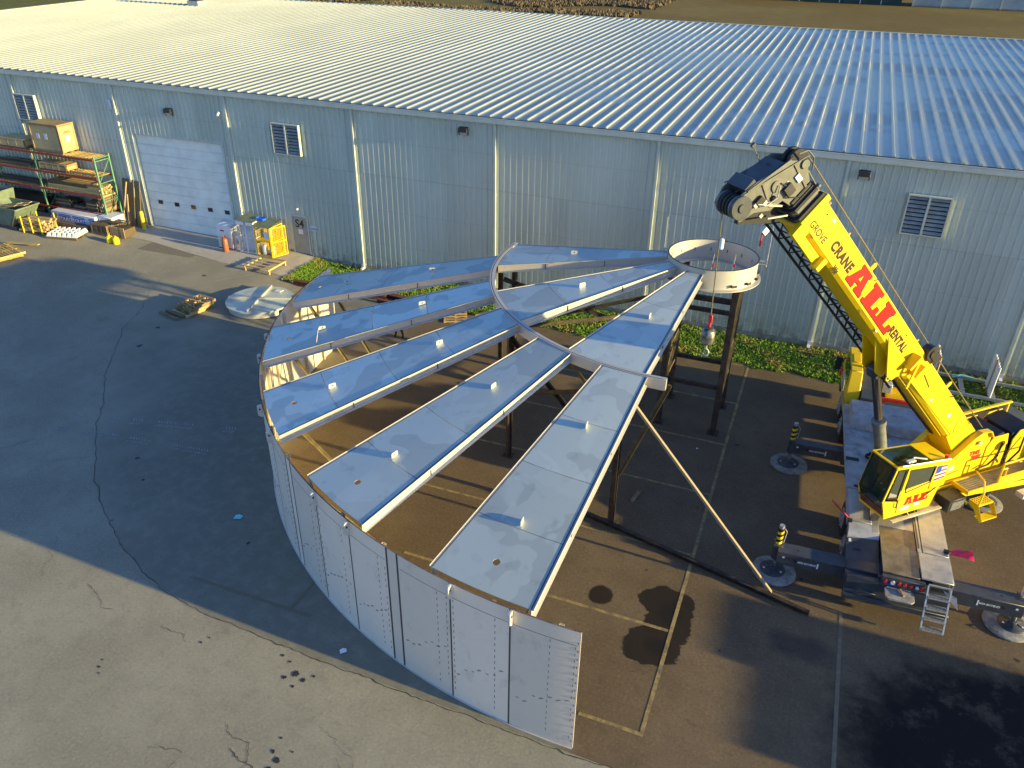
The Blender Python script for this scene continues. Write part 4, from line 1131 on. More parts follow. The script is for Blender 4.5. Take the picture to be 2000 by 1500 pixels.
# crate pile and timber offcuts at the rack end
c=crate('weathered_crate','weathered slatted crate standing in front of the rack end behind yellow jugs','crate',-16.5,-15.35,-2.55,-1.75,.40,1.0,M['woodd'],M['woodd'],4)
r=root('slatted_crate',(-14.9,-2.1,.38),0,'pale slatted crate with upright boards right of the yellow jugs','crate')
for k in range(7):
    q=MB(); x=-15.3+k*.155; q.box(x,x+.12,-2.35,-2.32,.38,.98); build(q,'slat',M['wood'],r)
q=MB(); q.box(-15.28,-14.25,-2.31,-1.5,.40,.86); build(q,'box_body',M['woodd'],r)
pile('timber_stack','tangle of grey sticks dumped on the crates by the rack end','timber stack',-16.0,-14.7,-2.1,-1.3,1.0,12,[M['woodd'],M['plyd']],.08,.05,.2,yaw=60)
for i,(x,lab) in enumerate(((-14.72,'left one of two yellow plastic fuel jugs before the slatted crate'),(-14.26,'right one of two yellow plastic fuel jugs before the slatted crate'))):
    z=terr(x,-3.0)
    r=root('fuel_jug',(x,-3.0,z),0,lab,'fuel jug','yellow fuel jugs')
    q=MB(); q.M=TR(x,-3.0,z); q.lathe([(0,0),(.17,0),(.18,.05),(.175,.30),(.13,.37),(.05,.40),(.045,.44),(0,.44)],16); build(q,'body',M['jug'],r,sharp=50)
    q=MB(); q.path([(x-.11,-3,z+.36),(x-.08,-3,z+.46),(x+.04,-3,z+.46),(x+.1,-3,z+.37)],.02,6); build(q,'handle',M['jug'],r)
# boards leaning on the wall
for i,(x0,x1,z1,mt,lab) in enumerate(((-15.95,-15.05,3.1,'plyd','old plywood sheet leaning on the wall nearer the rack'),(-15.05,-14.62,3.05,'plyd','narrow old plywood sheet leaning beside the overhead door'))):
    q=MB(); y0,y1=-.62,-.10; z0=terr(x0,-.5)
    q.add([(x0,y0,z0),(x1,y0-.1,z0),(x1,y1-.05,z1),(x0,y1,z1),(x0,y0+.05,z0),(x1,y0-.05,z0),(x1,y1,z1),(x0,y1+.05,z1)],[(0,1,2,3),(7,6,5,4),(0,4,5,1),(1,5,6,2),(2,6,7,3),(3,7,4,0)])
    tag(build(q,'plywood_sheet',M[mt]),lab,'plywood sheet','boards leaning on the wall')
q=MB(); q.bar((-15.75,-1.0,.4),(-15.45,-.3,3.0),.1,.05); q.bar((-15.45,-.8,.4),(-15.2,-.68,2.4),.1,.05); tag(build(q,'timber_prop',M['wood']),'thin yellow timbers leaning on the old plywood beside the rack','timber')
r=root('bollard',(-14.38,-.72,.38),0,'yellow steel bollard guarding the left of the overhead door','bollard')
q=MB(); q.M=TR(-14.38,-.72,terr(-14.4,-.7)); q.lathe([(0,0),(.11,0),(.11,1.06),(.08,1.12),(0,1.14)],16); build(q,'post',M['yellow'],r,sharp=50)
# tipping hopper
def frustum(q,x0,x1,y0,y1,z0,X0,X1,Y0,Y1,z1):
    q.add([(x0,y0,z0),(x1,y0,z0),(x1,y1,z0),(x0,y1,z0),(X0,Y0,z1),(X1,Y0,z1),(X1,Y1,z1),(X0,Y1,z1)],[(0,3,2,1),(0,1,5,4),(1,2,6,5),(2,3,7,6),(3,0,4,7)])
r=root('tipping_hopper',(-21.3,-3.3,.5),0,'green steel tipping hopper full of scrap boards, left of the log stack','hopper')
q=MB(); frustum(q,-21.9,-20.9,-4.0,-2.6,.72,-22.6,-20.2,-4.1,-2.5,1.75); frustum(q,-21.88,-20.92,-3.98,-2.62,.74,-22.57,-20.23,-4.07,-2.53,1.75); build(q,'bin',M['hopper'],r)
q=MB(); q.bar((-22.6,-4.1,1.75),(-20.2,-4.1,1.75),.07,.07); q.bar((-20.2,-4.1,1.75),(-20.2,-2.5,1.75),.07,.07); q.bar((-22.6,-2.5,1.75),(-20.2,-2.5,1.75),.07,.07); q.bar((-22.6,-4.1,1.75),(-22.6,-2.5,1.75),.07,.07); build(q,'rim',M['hopper'],r)
q=MB(); q.box(-22.1,-20.7,-3.95,-3.75,.46,.7).box(-22.1,-20.7,-2.85,-2.65,.46,.7); q.bar((-20.95,-4.05,.7),(-20.6,-4.05,1.3),.05,.08); build(q,'base_frame',M['cgrey'],r)
for i in range(6):
    q=MB(); q.bar((-22.3+rnd.uniform(0,.4),-3.9+i*.2,1.5+rnd.uniform(0,.2)),(-20.6,-3.7+i*.2,1.72+rnd.uniform(0,.25)),.22,.025); build(q,'scrap_board',M['ply'],r)
r=root('steel_bin',(-23.4,-2.7,.6),0,'rusty olive steel bin behind the tipping hopper at the left edge','bin')
q=MB(); frustum(q,-24.6,-22.7,-3.2,-2.2,.6,-24.7,-22.5,-3.4,-2.1,2.3); build(q,'bin',M['hopper'],r)
# round logs in a cradle
r=root('log_stack',(-19.4,-3.3,.45),8,'stack of round posts held by yellow uprights','log stack')
WM[r.name]=TR(-19.4,-3.3,.45); r.rotation_euler=(0,0,0)
lm={}
for lay in range(5):
    for j in range(6-(lay%2)):
        for L in ((1.55,) if (lay+j)%3 else (1.75,)):
            if L not in lm: lm[L]=MB().tube((-L/2,0,0),(L/2,0,0),.075,10).mesh('log',M['wood'],sharp=50)
            inst(lm[L],'log',TR(-19.45+rnd.uniform(-.1,.1),-3.85+.155*j+.077*(lay%2),.60+lay*.135,8),r)
for x,y in ((-20.1,-4.0),(-19.45,-3.95),(-18.85,-3.85),(-20.1,-2.95),(-18.9,-2.8)):
    q=MB(); q.box(x-.03,x+.03,y-.03,y+.03,.42,1.42); build(q,'upright',M['yellow'],r)
q=MB(); q.box(-20.2,-18.8,-4.0,-3.9,.40,.5).box(-20.2,-18.8,-3.1,-3.0,.42,.52); build(q,'bearer',M['woodd'],r)
# cast pyramids on a pallet
r=root('concrete_block_pallet',(-17.6,-3.4,.4),0,'pallet of pale cast wedges in rows in front of the log stack','pallet of blocks')
q=MB(); q.M=TR(-17.55,-3.3,.36,14); q.box(-.95,.95,-.62,.62,0,.05).box(-.95,.95,-.62,-.52,.05,.12).box(-.95,.95,.52,.62,.05,.12).box(-.95,.95,-.05,.05,.05,.12).box(-.95,.95,-.62,.62,.12,.15); build(q,'pallet',M['woodd'],r)
wm=MB().add([(-.14,-.13,0),(.14,-.13,0),(.14,.13,0),(-.14,.13,0),(-.05,-.06,.22),(.05,-.06,.22),(.05,.06,.22),(-.05,.06,.22)],[(0,1,5,4),(1,2,6,5),(2,3,7,6),(3,0,4,7),(4,5,6,7)]).mesh('cast_wedge',M['white'])
for i in range(6):
    for j in range(4): inst(wm,'cast_wedge',TR(-17.55,-3.3,.512,14)@TR(-.77+i*.31,-.45+j*.3,0),r)
# pallets
def pallet(x,y,z,rz,lab,L=1.2,W_=1.0,tilt=(0,0),mat='wood',nb=7,group='wooden pallets lying on the lot',bot=3):
    r=root('wooden_pallet',(x,y,z),R(rz),lab,'pallet',group)
    Mx=TR(x,y,z,rz,tilt[0],tilt[1]); WM_=Mx
    me=MB().box(-W_/2,W_/2,-.05,.05,0,.02).mesh('deck_board',M[mat]); st=MB().box(-.04,.04,-L/2,L/2,0,.09).mesh('stringer',M[mat])
    for k in range(nb): inst(me,'deck_board',Mx@TR(0,-L/2+.05+(L-.1)*k/(nb-1),.111),r)
    for k in range(3): inst(st,'stringer',Mx@TR(-W_/2+.04+(W_-.08)*k/2,0,.021),r)
    for k in range(bot): inst(me,'deck_board',Mx@TR(0,-L/2+.05+(L-.1)*k/(bot-1),0),r)
    return r
for i,(dx,dy,rz,lab) in enumerate(((0,0,-14,'lowest pallet of the leaning pallet pile left of the round lid'),(.1,.12,-9,'second pallet up in the pallet pile left of the round lid'),(.18,.2,-18,'third pallet up in the pallet pile left of the round lid'),(.35,.15,-7,'topmost pallet of the pallet pile left of the round lid'))):
    pallet(-4.75+dx,-8.0+dy,.03+i*.135,rz,lab,1.25,1.1,mat='wood' if i%2 else 'woody',nb=5)
q=MB(); q.bar((-5.9,-8.75,.08),(-4.6,-9.05,.08),.14,.09); q.bar((-5.75,-8.5,.08),(-4.5,-8.8,.17),.12,.09); tag(build(q,'loose_timber',M['woodd']),'two loose weathered timbers beside the pallet pile left of the round lid','timber')
r=root('pallet_trestle',(-4.6,-2.5,.25),0,'light slatted timber trestle standing on the lot before the yellow cage','trestle')
zt=terr(-4.6,-2.5)
for k in range(5):
    q=MB(); y=-3.15+k*.34; q.bar((-5.35,y,zt+.24),(-3.75,y+.03,zt+.24),.10,.025); build(q,'slat',M['woody'] if k!=2 else M['wood'],r)
for x in (-5.3,-3.8):
    q=MB(); q.bar((x,-3.25,zt+.20),(x,-1.72,zt+.20),.05,.08); q.box(x-.04,x+.04,-3.22,-3.14,zt-.02,zt+.18).box(x-.04,x+.04,-1.85,-1.77,zt-.02,zt+.18); build(q,'leg_frame',M['woody'],r)
pallet(-18.7,-6.6,.24,-20,'pile of pallets at the left edge of the picture',1.3,2.2,mat='woody',nb=8); pallet(-18.6,-6.55,.38,-17,'upper pallet of the pile at the left edge',1.3,2.2,mat='woody',nb=8)
q=MB(); q.bar((-19.6,-5.6,.48),(-17.6,-5.2,.50),.16,.05); tag(build(q,'loose_timber',M['woody']),'long yellow board lying behind the pallets at the left edge','timber')
# round lid with cross stiffeners
r=root('round_steel_lid',(-2.08,-6.28,.3),0,'pale round steel lid with crossed stiffeners lying on the lot','tank lid')
zl=.42
q=MB(); q.M=TR(-2.05,-6.22,0,0); q.lathe([(0,zl),(1.60,zl-.03),(1.60,zl-.10),(1.58,zl-.10),(0,zl-.03)],56); build(q,'disc',M['plate'],r)
q=MB(); q.M=TR(-2.05,-6.22,0,0); q.lathe([(1.45,.05),(1.50,.05),(1.50,zl-.1),(1.45,zl-.1)],40,-150,-20); build(q,'support_band',M['web'],r)
for a in (20,105):
    q=MB(); q.M=TR(-2.05,-6.22,0,a); q.box(-1.52,1.52,-.012,.012,zl-.01,zl+.085); q.box(-1.52,1.52,-.04,.04,zl+.085,zl+.095); build(q,'stiffener',M['web'],r)
q=MB(); q.box(-1.95,-1.6,-5.25,-4.95,zl+.01,zl+.03); build(q,'hatch_plate',M['white'],r)
q=MB(); q.box(-3.3,-.9,-6.9,-6.8,.02,.26).box(-3.3,-.9,-5.6,-5.5,.02,.26); build(q,'bearer',M['woodd'],r)
# machines by the doors
z=.33
r=root('ice_merchandiser',(-8.15,-.95,z),0,'white ice storage bin with sloping top beside the overhead door','ice bin')
q=MB(); q.xzprism([(-1.25,z+.08),(-.45,z+.08),(-.45,z+1.45),(-.6,z+1.5),(-1.25,z+1.35)],0,1.0); q.v=[(-8.55+v[1]*.95,v[0]-.0,v[2]) for v in q.v]; build(q,'cabinet',M['white'],r,.02)
q=MB(); q.box(-8.50,-7.68,-1.262,-1.252,z+.15,z+.7); build(q,'grille',M['trim'],r)
q=MB(); q.box(-8.3,-8.05,-1.264,-1.253,z+1.02,z+1.1); build(q,'badge',M['printred'],r)
q=MB(); q.box(-8.55,-7.6,-1.2,-.5,z,z+.08); build(q,'plinth',M['black'],r)
r=root('steel_drum',(-7.42,-.9,z),0,'silver drum wedged between the ice bin and the white cage','drum')
q=MB(); q.M=TR(-7.42,-1.0,z); q.lathe([(0,0),(.2,0),(.2,.5),(.215,.52),(.2,.54),(.2,.95),(.12,1.02),(0,1.04)],14); build(q,'body',M['zinc'],r)
r=root('gas_cylinder',(-7.85,-1.5,z),0,'orange-brown gas cylinder standing in front of the white ice bin','gas cylinder')
zc=terr(-7.85,-1.55)+.03
q=MB(); q.M=TR(-7.85,-1.55,zc); q.lathe([(0,0),(.15,0),(.16,.04),(.16,.62),(.13,.72),(.05,.76),(0,.76)],16); build(q,'body',M['copper'],r,sharp=50)
q=MB(); q.M=TR(-7.85,-1.55,zc+.74); q.lathe([(.085,0),(.085,.13),(.075,.13),(.075,0)],12,20,320); q.tube((0,0,0),(0,0,.1),.03,6); build(q,'valve_guard',M['copper'],r)
def cage(nm,lab,x0,x1,y0,y1,z0,z1,mat,roof,cols,rows,door=False,group=None):
    r=root(nm,((x0+x1)/2,(y0+y1)/2,z0),0,lab,'gas cage',group)
    for x in (x0,x1):
        for y in (y0,y1):
            q=MB(); q.box(x-.025,x+.025,y-.025,y+.025,z0,z1); build(q,'corner_post',mat,r)
    for z_ in (z0+.04,(z0+z1)/2,z1-.03):
        q=MB(); q.bar((x0,y1,z_),(x1,y1,z_),.04,.04); q.bar((x0,y0,z_),(x0,y1,z_),.04,.04); q.bar((x1,y0,z_),(x1,y1,z_),.04,.04)
        if not door or z_!=(z0+z1)/2: q.bar((x0,y0,z_),(x1,y0,z_),.04,.04)
        build(q,'rail',mat,r)
    q=MB(); 
    for (a,b_) in (((x0,y1),(x1,y1)),((x0,y0),(x0,y1)),((x1,y0),(x1,y1)))+((((x0,y0),(x1,y0)),) if not door else ()):
        n=int((abs(b_[0]-a[0])+abs(b_[1]-a[1]))/.075)
        for i in range(1,n):
            x=a[0]+(b_[0]-a[0])*i/n;y=a[1]+(b_[1]-a[1])*i/n; q.bar((x,y,z0+.04),(x,y,z1-.03),.009,.009)
        for k in range(1,14):
            z_=z0+(z1-z0)*k/14; q.bar((a[0],a[1],z_),(b_[0],b_[1],z_),.009,.009)
    o=build(q,'mesh_wire',mat,r); o['kind']='stuff'
    q=MB(); q.add([(x0-.04,y0-.04,z1),(x1+.04,y0-.04,z1),(x1+.04,y1+.04,z1+.12),(x0-.04,y1+.04,z1+.12),(x0-.04,y0-.04,z1+.02),(x1+.04,y0-.04,z1+.02),(x1+.04,y1+.04,z1+.14),(x0-.04,y1+.04,z1+.14)],[(3,2,1,0),(4,5,6,7),(0,1,5,4),(1,2,6,5),(2,3,7,6),(3,0,4,7)]); build(q,'roof_sheet',roof,r)
    if not door:
        for k in range(1,cols):
            x=x0+(x1-x0)*k/cols; q=MB(); q.box(x-.03,x+.03,y0-.03,y0,z0,z1); build(q,'mullion',mat,r)
        q=MB(); q.box(x0,x1,y0-.03,y0+.0,z1-.2,z1); build(q,'fascia',mat,r)
    return r
cg=cage('white_gas_cage','white wire gas cylinder cage between the ice bin and the yellow cage',-7.05,-5.98,-1.30,-.45,.36,2.15,M['white'],M['hopper'],2,2)
q=MB(); q.box(-6.98,-6.05,-1.05,-1.0,.45,1.95); build(q,'back_sheet',M['wrap'],cg)
cy=cage('yellow_gas_cage','yellow wire gas cage with its door swung open beside the service door',-5.90,-4.85,-1.35,-.35,.34,2.02,M['yellow'],M['hopper'],1,2,True)
q=MB(); z0,z1=.36,1.98; a=(-4.86,-1.36); b_=(-4.62,-.42+.1)
q2=MB(); p0,p1=(-4.88,-1.40),(-4.55,-.45)
a=(-5.0+.1,-1.42); 
dx,dy=(-4.86,-1.36),(-4.50,-2.15)
dx,dy=(-4.90,-1.38),(-4.52,-.52)
q=MB()
for z_ in (z0+.02,(z0+z1)/2,z1-.02): q.bar((*dx,z_),(*dy,z_),.045,.045)
q.bar((*dx,z0),(*dx,z1),.045,.045); q.bar((*dy,z0),(*dy,z1),.045,.045)
dd=build(q,'open_door',M['yellow'],cy)
q=MB()
for i in range(1,11):
    x=dx[0]+(dy[0]-dx[0])*i/11;y=dx[1]+(dy[1]-dx[1])*i/11; q.bar((x,y,z0),(x,y,z1),.012,.012)
for k in range(1,18): q.bar((*dx,z0+(z1-z0)*k/18),(*dy,z0+(z1-z0)*k/18),.010,.010)
o=build(q,'mesh_wire',M['yellow'],dd); o['kind']='stuff'
for k,(x,y) in enumerate(((-5.62,-1.0),(-5.15,-.95),(-5.4,-.7))):
    q=MB(); q.M=TR(x,y,.36+(0 if k<2 else .85)); q.lathe([(0,0),(.14,0),(.15,.04),(.15,.42),(.1,.5),(0,.52)],14); tag(build(q,'gas_cylinder',M['white'] if k<1 else M['lug'],sharp=50),('white gas cylinder on the floor of the yellow cage at left','grey gas cylinder on the floor of the yellow cage at right','grey gas cylinder on the upper shelf of the yellow cage')[k],'gas cylinder')
q=MB(); q.box(-5.3,-5.0,-1.345,-1.335,1.35,1.75); build(q,'notice',M['paper'],cy)
q=MB(); q.box(-5.88,-4.88,-1.3,-.4,1.16,1.2); build(q,'shelf',M['yellow'],cy)
q=MB(); q.box(-6.0,-5.55,-.95,-.65,2.17,2.19).box(-6.0,-5.98,-.95,-.65,2.19,2.33).box(-5.57,-5.55,-.95,-.65,2.19,2.27).box(-5.98,-5.57,-.95,-.93,2.19,2.30).box(-5.98,-5.57,-.67,-.65,2.19,2.33); q.box(-5.97,-5.58,-.92,-.68,2.2,2.28)
tag(build(q,'blue_bin',M['bluebox'],None,.006),'blue plastic parts bin on top of the gas cages','plastic bin')
# rusty steel on the verge
def rbeam(p,q_,lab,mat='rustred',w_=.2,h_=.22):
    q=MB(); q.ibeam(p,q_,w_,h_,.02,(0,0,1)); tag(build(q,'steel_beam',M[mat]),lab,'steel beam','steel lengths lying about the yard')
rbeam((-2.2,-3.35,.16),(3.1,-3.15,.14),'red-brown steel beam on the grass edge behind the tank wall, left one','rustred',.22,.25)
rbeam((2.0,-2.7,.14),(6.5,-3.2,.14),'red-brown steel beam on the grass edge behind the rear roof panels','rustred',.3,.2)
rbeam((2.8,-3.5,.12),(6.9,-3.75,.12),'thinner red-brown steel channel next to the beam on the grass edge','rustred',.18,.15)
rbeam((17.0,-15.16,.09),(24.05,-16.93,.09),'long dark steel beam lying across the painted bay lines','darksteel',.12,.12)
pallet(7.1,-3.6,.02,25,'broken pallet lying by the grass behind the second long roof panel',1.1,1.1,(0,10),'wood',6,None)
q=MB(); q.bar((7.9,-3.1,.1),(8.9,-2.5,.25),.14,.04); q.bar((8.0,-2.6,.1),(8.9,-2.9,.1),.12,.04); tag(build(q,'loose_timber',M['wood']),'loose broken boards at the grass edge near the broken pallet','timber')
q=MB(); q.bar((18.35,-14.0,.06),(18.45,-13.45,.06),.10,.09); tag(build(q,'timber_block',M['woodd']),'short timber block on the dark asphalt behind the long prop','timber block')
# bits of litter
for x,y,s,mt,lab,rz in ((7.15,-19.55,.17,'cyanp','small cyan paper square on the shaded lot left of the tank wall',12),(13.05,-22.85,.12,'paper','crumpled white paper at the foot of the tank wall',40),(19.75,-10.1,.05,'paper','tiny white scrap between the tower posts',0)):
    q=MB(); q.M=TR(x,y,.022,rz); q.add([(-s*.7,-s*.6,0),(s*.7,-s*.5,.01),(s*.75,s*.5,0),(0,s*.62,.03),(-s*.7,s*.5,.005)],[(0,1,2,3,4)]); tag(build(q,'paper_scrap',M[mt]),lab,'paper scrap')
q=MB(); q.M=TR(-.55,-.55,.1); q.path([(0,0,0),(.15,.05,.25),(.3,0,.28),(.4,-.05,.05)],.035,6); q.bar((-.3,0,.02),(-.7,.1,.06),.07,.05); tag(build(q,'hose_bib',M['black']),'black hose bent over a white block by the foundation near the service door','hose')
# pipe stillage at right
r=root('pipe_stillage',(29.8,-1.6,.05),0,'grey steel stillage holding upright white pipes against the warehouse','pipe rack')
X0,X1=27.6,34.0; Y0,Y1=-2.25,-.75
for y in (Y0,Y1):
    q=MB(); q.bar((X0,y,.16),(X1,y,.16),.10,.12); build(q,'base_rail',M['zinc'],r)
for x in (28.9,30.0,31.7,33.0):
    q=MB(); q.bar((x,Y0,.17),(x,Y1,.17),.18,.05); build(q,'cross_rail',M['zinc'],r)
for g,x in enumerate((27.75,29.85,31.95,33.9)):
    for k in range(6):
        q=MB(); y=Y0+.03+k*.24; q.tube((x,y,.18),(x+.02,y,1.55+.0*k),.045,8); build(q,'pipe',M['white'] if (g+k)%4 else M['wood'],r,sharp=50)
q=MB(); q.path([(28.6,-.9,.2),(28.9,-.8,.28),(29.4,-.85,.25)],.05,6); build(q,'hose',M['cyanp'],r)
# person standing below the rear panels
r=root('person',(5.62,-6.46,0),0,'person in dark trousers and jacket standing beneath the rear roof panels','person')
def skinfig(name,verts,edges,rad,mat,parent,rootv=0,lvl=1):
    me=bpy.data.meshes.new(name); me.from_pydata(verts,edges,[]); me.materials.append(mat)
    o=bpy.data.objects.new(name,me); COL.objects.link(o); o.parent=parent
    m=o.modifiers.new('skin','SKIN'); m.use_smooth_shade=True
    sub=o.modifiers.new('sub','SUBSURF'); sub.levels=lvl; sub.render_levels=lvl
    if not me.skin_vertices: 
        pass
    for i,rr in enumerate(rad):
        me.skin_vertices[0].data[i].radius=(rr if isinstance(rr,tuple) else (rr,rr))
    me.skin_vertices[0].data[rootv].use_root=True
    return o
try:
    V=[(0,0,.93),(0,0,1.12),(0,0,1.32),(0,.0,1.47),(0,-.02,1.55),(0,-.03,1.66),(0,-.03,1.75),
       (-.10,0,.88),(-.12,-.02,.50),(-.15,.03,.09),(-.16,-.12,.04),(.10,0,.88),(.15,-.03,.50),(.22,.03,.09),(.24,-.12,.04),
       (-.19,0,1.42),(-.24,.02,1.15),(-.20,-.14,.95),(-.17,-.24,.93),(.19,0,1.42),(.25,.02,1.15),(.22,-.14,.95),(.19,-.24,.93)]
    Ed=[(0,1),(1,2),(2,3),(3,4),(4,5),(5,6),(0,7),(7,8),(8,9),(9,10),(0,11),(11,12),(12,13),(13,14),(3,15),(15,16),(16,17),(17,18),(3,19),(19,20),(20,21),(21,22)]
    Rd=[(.15,.12),(.14,.11),(.17,.12),(.11,.09),.055,.095,.07,.095,.065,.045,.05,.095,.065,.045,.05,.065,.05,.04,.035,.065,.05,.04,.035]
    # a skin modifier needs its layer; made through a temporary bmesh
    import bmesh
    def skinned(name,V,Ed,Rd,mat,parent):
        bm=bmesh.new(); lay=bm.verts.layers.skin.verify(); vs=[bm.verts.new(v) for v in V]
        for v,rr in zip(vs,Rd): v[lay].radius=rr if isinstance(rr,tuple) else (rr,rr)
        vs[0][lay].use_root=True
        for a,b_ in Ed: bm.edges.new((vs[a],vs[b_]))
        me=bpy.data.meshes.new(name); bm.to_mesh(me); bm.free(); me.materials.append(mat)
        o=bpy.data.objects.new(name,me); COL.objects.link(o); o.parent=parent; WM[o.name]=wmat(parent)
        m=o.modifiers.new('skin','SKIN'); m.use_smooth_shade=True
        sub=o.modifiers.new('sub','SUBSURF'); sub.levels=1; sub.render_levels=2
        return o
    skinned('body',V,Ed,Rd,M['denim'],r)
    Vj=[(0,0,.95),(0,0,1.15),(0,0,1.34),(0,0,1.46),(-.2,0,1.41),(-.25,.02,1.15),(-.21,-.13,.97),(.2,0,1.41),(.26,.02,1.15),(.23,-.13,.97)]
    Ej=[(0,1),(1,2),(2,3),(3,4),(4,5),(5,6),(3,7),(7,8),(8,9)]
    skinned('jacket',Vj,Ej,[(.17,.13),(.165,.13),(.185,.135),(.12,.1),.08,.062,.05,.08,.062,.05],M['jacket'],r)
except Exception as e:
    print('PERSON',e)
q=MB(); q.M=TR(5.62,-6.46,0); q.lathe([(0,1.83),(.09,1.80),(.115,1.74),(.118,1.68),(.12,1.675),(.10,1.672)],16); build(q,'hard_hat',M['white'],r,sharp=50)
q=MB(); q.M=TR(5.62,-6.49,0)
q.add([(-.03,-.11,1.64),(.03,-.11,1.64),(0,-.135,1.60),(0,-.10,1.66)],[(0,2,3),(2,1,3),(0,1,2)]); q.cbox(-.035,-.095,1.655,.022,.01,.012); q.cbox(.035,-.095,1.655,.022,.01,.012); q.cbox(0,-.095,1.575,.05,.012,.01)
build(q,'face',M['skin'],r)
# a covered trailer and stacked steel out of frame whose shadows fall into the yard
r=root('box_trailer',(46,-20.8,0),0,'white box trailer parked to the right of the crane','trailer')
q=MB(); q.box(42.3,54,-22.2,-19.62,1.1,3.65); build(q,'box_body',M['white'],r,.03)
q=MB(); q.box(43,53.5,-21.6,-20.2,.75,1.1).box(43.5,43.7,-22.0,-19.8,.3,1.1); build(q,'chassis',M['cgrey'],r)
for x in (50,51.3):
    for y in (-22.0,-19.9):
        q=MB(); q.tube((x,y-.14,.5),(x,y+.14,.5),.5,20); build(q,'wheel',M['black'],r,sharp=50)
r=root('material_stack',(42,-18.7,0),0,'stacked steel plate sections on bearers right of the crane','plate stack')
for k in range(7):
    q=MB(); q.box(39.3+.1*(k%2),45+.1*(k%3),-19.80+.02*k,-17.3,.12+k*.46,.51+k*.46); build(q,'plate_section',M['shell'],r)
q=MB(); q.box(39.4,45,-17.8,-17.7,0,.12).box(39.4,45,-19.3,-19.2,0,.12); build(q,'bearer',M['woodd'],r)
# ------------------------------------------------------------------ mobile crane
CRL=(25.80,-10.5,0); CH=TR(*CRL,3)
CR=root('mobile_crane',CRL,R(3),'yellow truck crane with raised boom and grey carrier on four outriggers','mobile crane')
def cb(name,mat,fn,parent=None,bevel=0.0,F_=None,sharp=35):
    q=MB(); q.M=CH if F_ is None else F_; fn(q); return build(q,name,M[mat],parent or CR,bevel,sharp)
cb('carrier_frame','cgrey',lambda q:(q.box(-.5,.5,-5.4,6.0,.55,1.12),q.box(-1.2,1.2,-.3,.1,.7,1.3),q.box(-1.2,1.2,2.6,2.8,.7,1.3),q.box(-1.15,1.15,-3.2,-3.0,.7,1.3)),None,.01)
# decks
cb('side_deck','deckg',lambda q:q.box(-1.27,-.46,-1.9,3.35,1.36,1.41),None,.008)
cb('side_deck','deckg',lambda q:q.box(.48,1.27,-1.5,3.35,1.36,1.41),None,.008)
cb('centre_deck','deckg',lambda q:q.box(-.455,.475,-2.3,3.35,1.34,1.40),None,.006)
def tread(x0,x1,y0,y1,nm='tread_plate'):
    o=cb(nm,'alu',lambda q:q.box(x0,x1,y0,y1,1.375,1.42),None,.006)
    q=MB(); q.M=CH; y=y0+.03; k=0
    while y<y1-.02:
        x=x0+.03+(k%2)*.03
        while x<x1-.03: q.bar((x-.012,y-.012,1.421),(x+.012,y+.012,1.421),.008,.006); x+=.06
        y+=.045; k+=1
    s=build(q,'raised_pattern',M['alu'],o); s['kind']='stuff'; return o
tread(-1.27,-.66,-3.55,-1.95); tread(.62,1.27,-4.35,-1.55); tread(.50,1.27,-5.45,-4.38)
cb('walk_strip','alu',lambda q:(q.box(-.65,-.47,-3.9,-1.95,1.37,1.412),q.box(.49,.60,-4.35,-2.3,1.37,1.412)),None,.004)
cb('tread_rail','cgrey',lambda q:q.box(-.72,-.69,-3.4,-2.1,1.421,1.45))
cb('tread_rail','cgrey',lambda q:q.box(.52,.54,-4.2,-2.4,1.413,1.44))
cb('centre_plate','alu',lambda q:q.box(-.45,.47,-3.45,-2.32,1.335,1.385),None,.006)
cb('centre_plate','deckb',lambda q:q.box(-.45,.47,-5.45,-3.46,1.33,1.375),None,.006)
cb('fender_step','deckg',lambda q:q.add([(-1.28,-3.9,1.41),(-.47,-3.9,1.41),(-.47,-3.57,1.41),(-1.28,-3.57,1.41),(-1.30,-4.15,1.30),(-.47,-4.05,1.30),(-.47,-4.05,1.05),(-1.3,-4.15,1.05),(-1.28,-3.57,1.3),(-.47,-3.57,1.3)],[(0,1,2,3),(4,5,1,0),(7,6,5,4),(4,0,3,8,7),(9,2,1,5,6)]))
cb('rear_fender','cgrey',lambda q:(q.add([(-1.33,-5.5,.95),(-.46,-5.5,.95),(-.46,-4.08,1.28),(-1.33,-4.18,1.28),(-1.33,-5.5,.55),(-.46,-5.5,.55),(-.46,-4.08,.55),(-1.33,-4.18,.55)],[(0,1,2,3),(4,5,1,0),(5,6,2,1),(6,7,3,2),(7,4,0,3)]),),None,.01)
cb('fender_vent','blackp',lambda q:q.add([(-1.2,-4.62,1.165),(-.95,-4.58,1.175),(-.93,-4.50,1.195),(-1.2,-4.5,1.195)],[(0,1,2,3)]))
cb('sticker','white',lambda q:(q.add([(-1.27,-4.33,1.252),(-1.20,-4.33,1.252),(-1.20,-4.22,1.277),(-1.27,-4.22,1.277)],[(0,1,2,3)]),))
cb('rear_box','cgrey',lambda q:(q.box(-1.30,1.30,-5.62,-5.46,.45,1.08),q.box(-.46,.6,-5.62,-5.46,1.08,1.33)),None,.012)
cb('lower_bumper','cgrey',lambda q:(q.box(-1.32,1.32,-5.78,-5.63,.42,.60),q.box(-1.32,-.5,-5.7,-5.62,.6,.72)),None,.012)
for i,x in enumerate((-.36,-.18,-.02,.12,.27,.42,.52)):
    q=MB(); q.M=CH; q.tube((x,-5.62,1.20),(x,-5.66,1.20),.045 if i!=1 else .055,12); build(q,'tail_light',M['printred'] if i not in(1,5) else M['lens'],CR)
cb('number_plate','blue',lambda q:q.box(-.36,-.08,-5.635,-5.625,1.10,1.14))
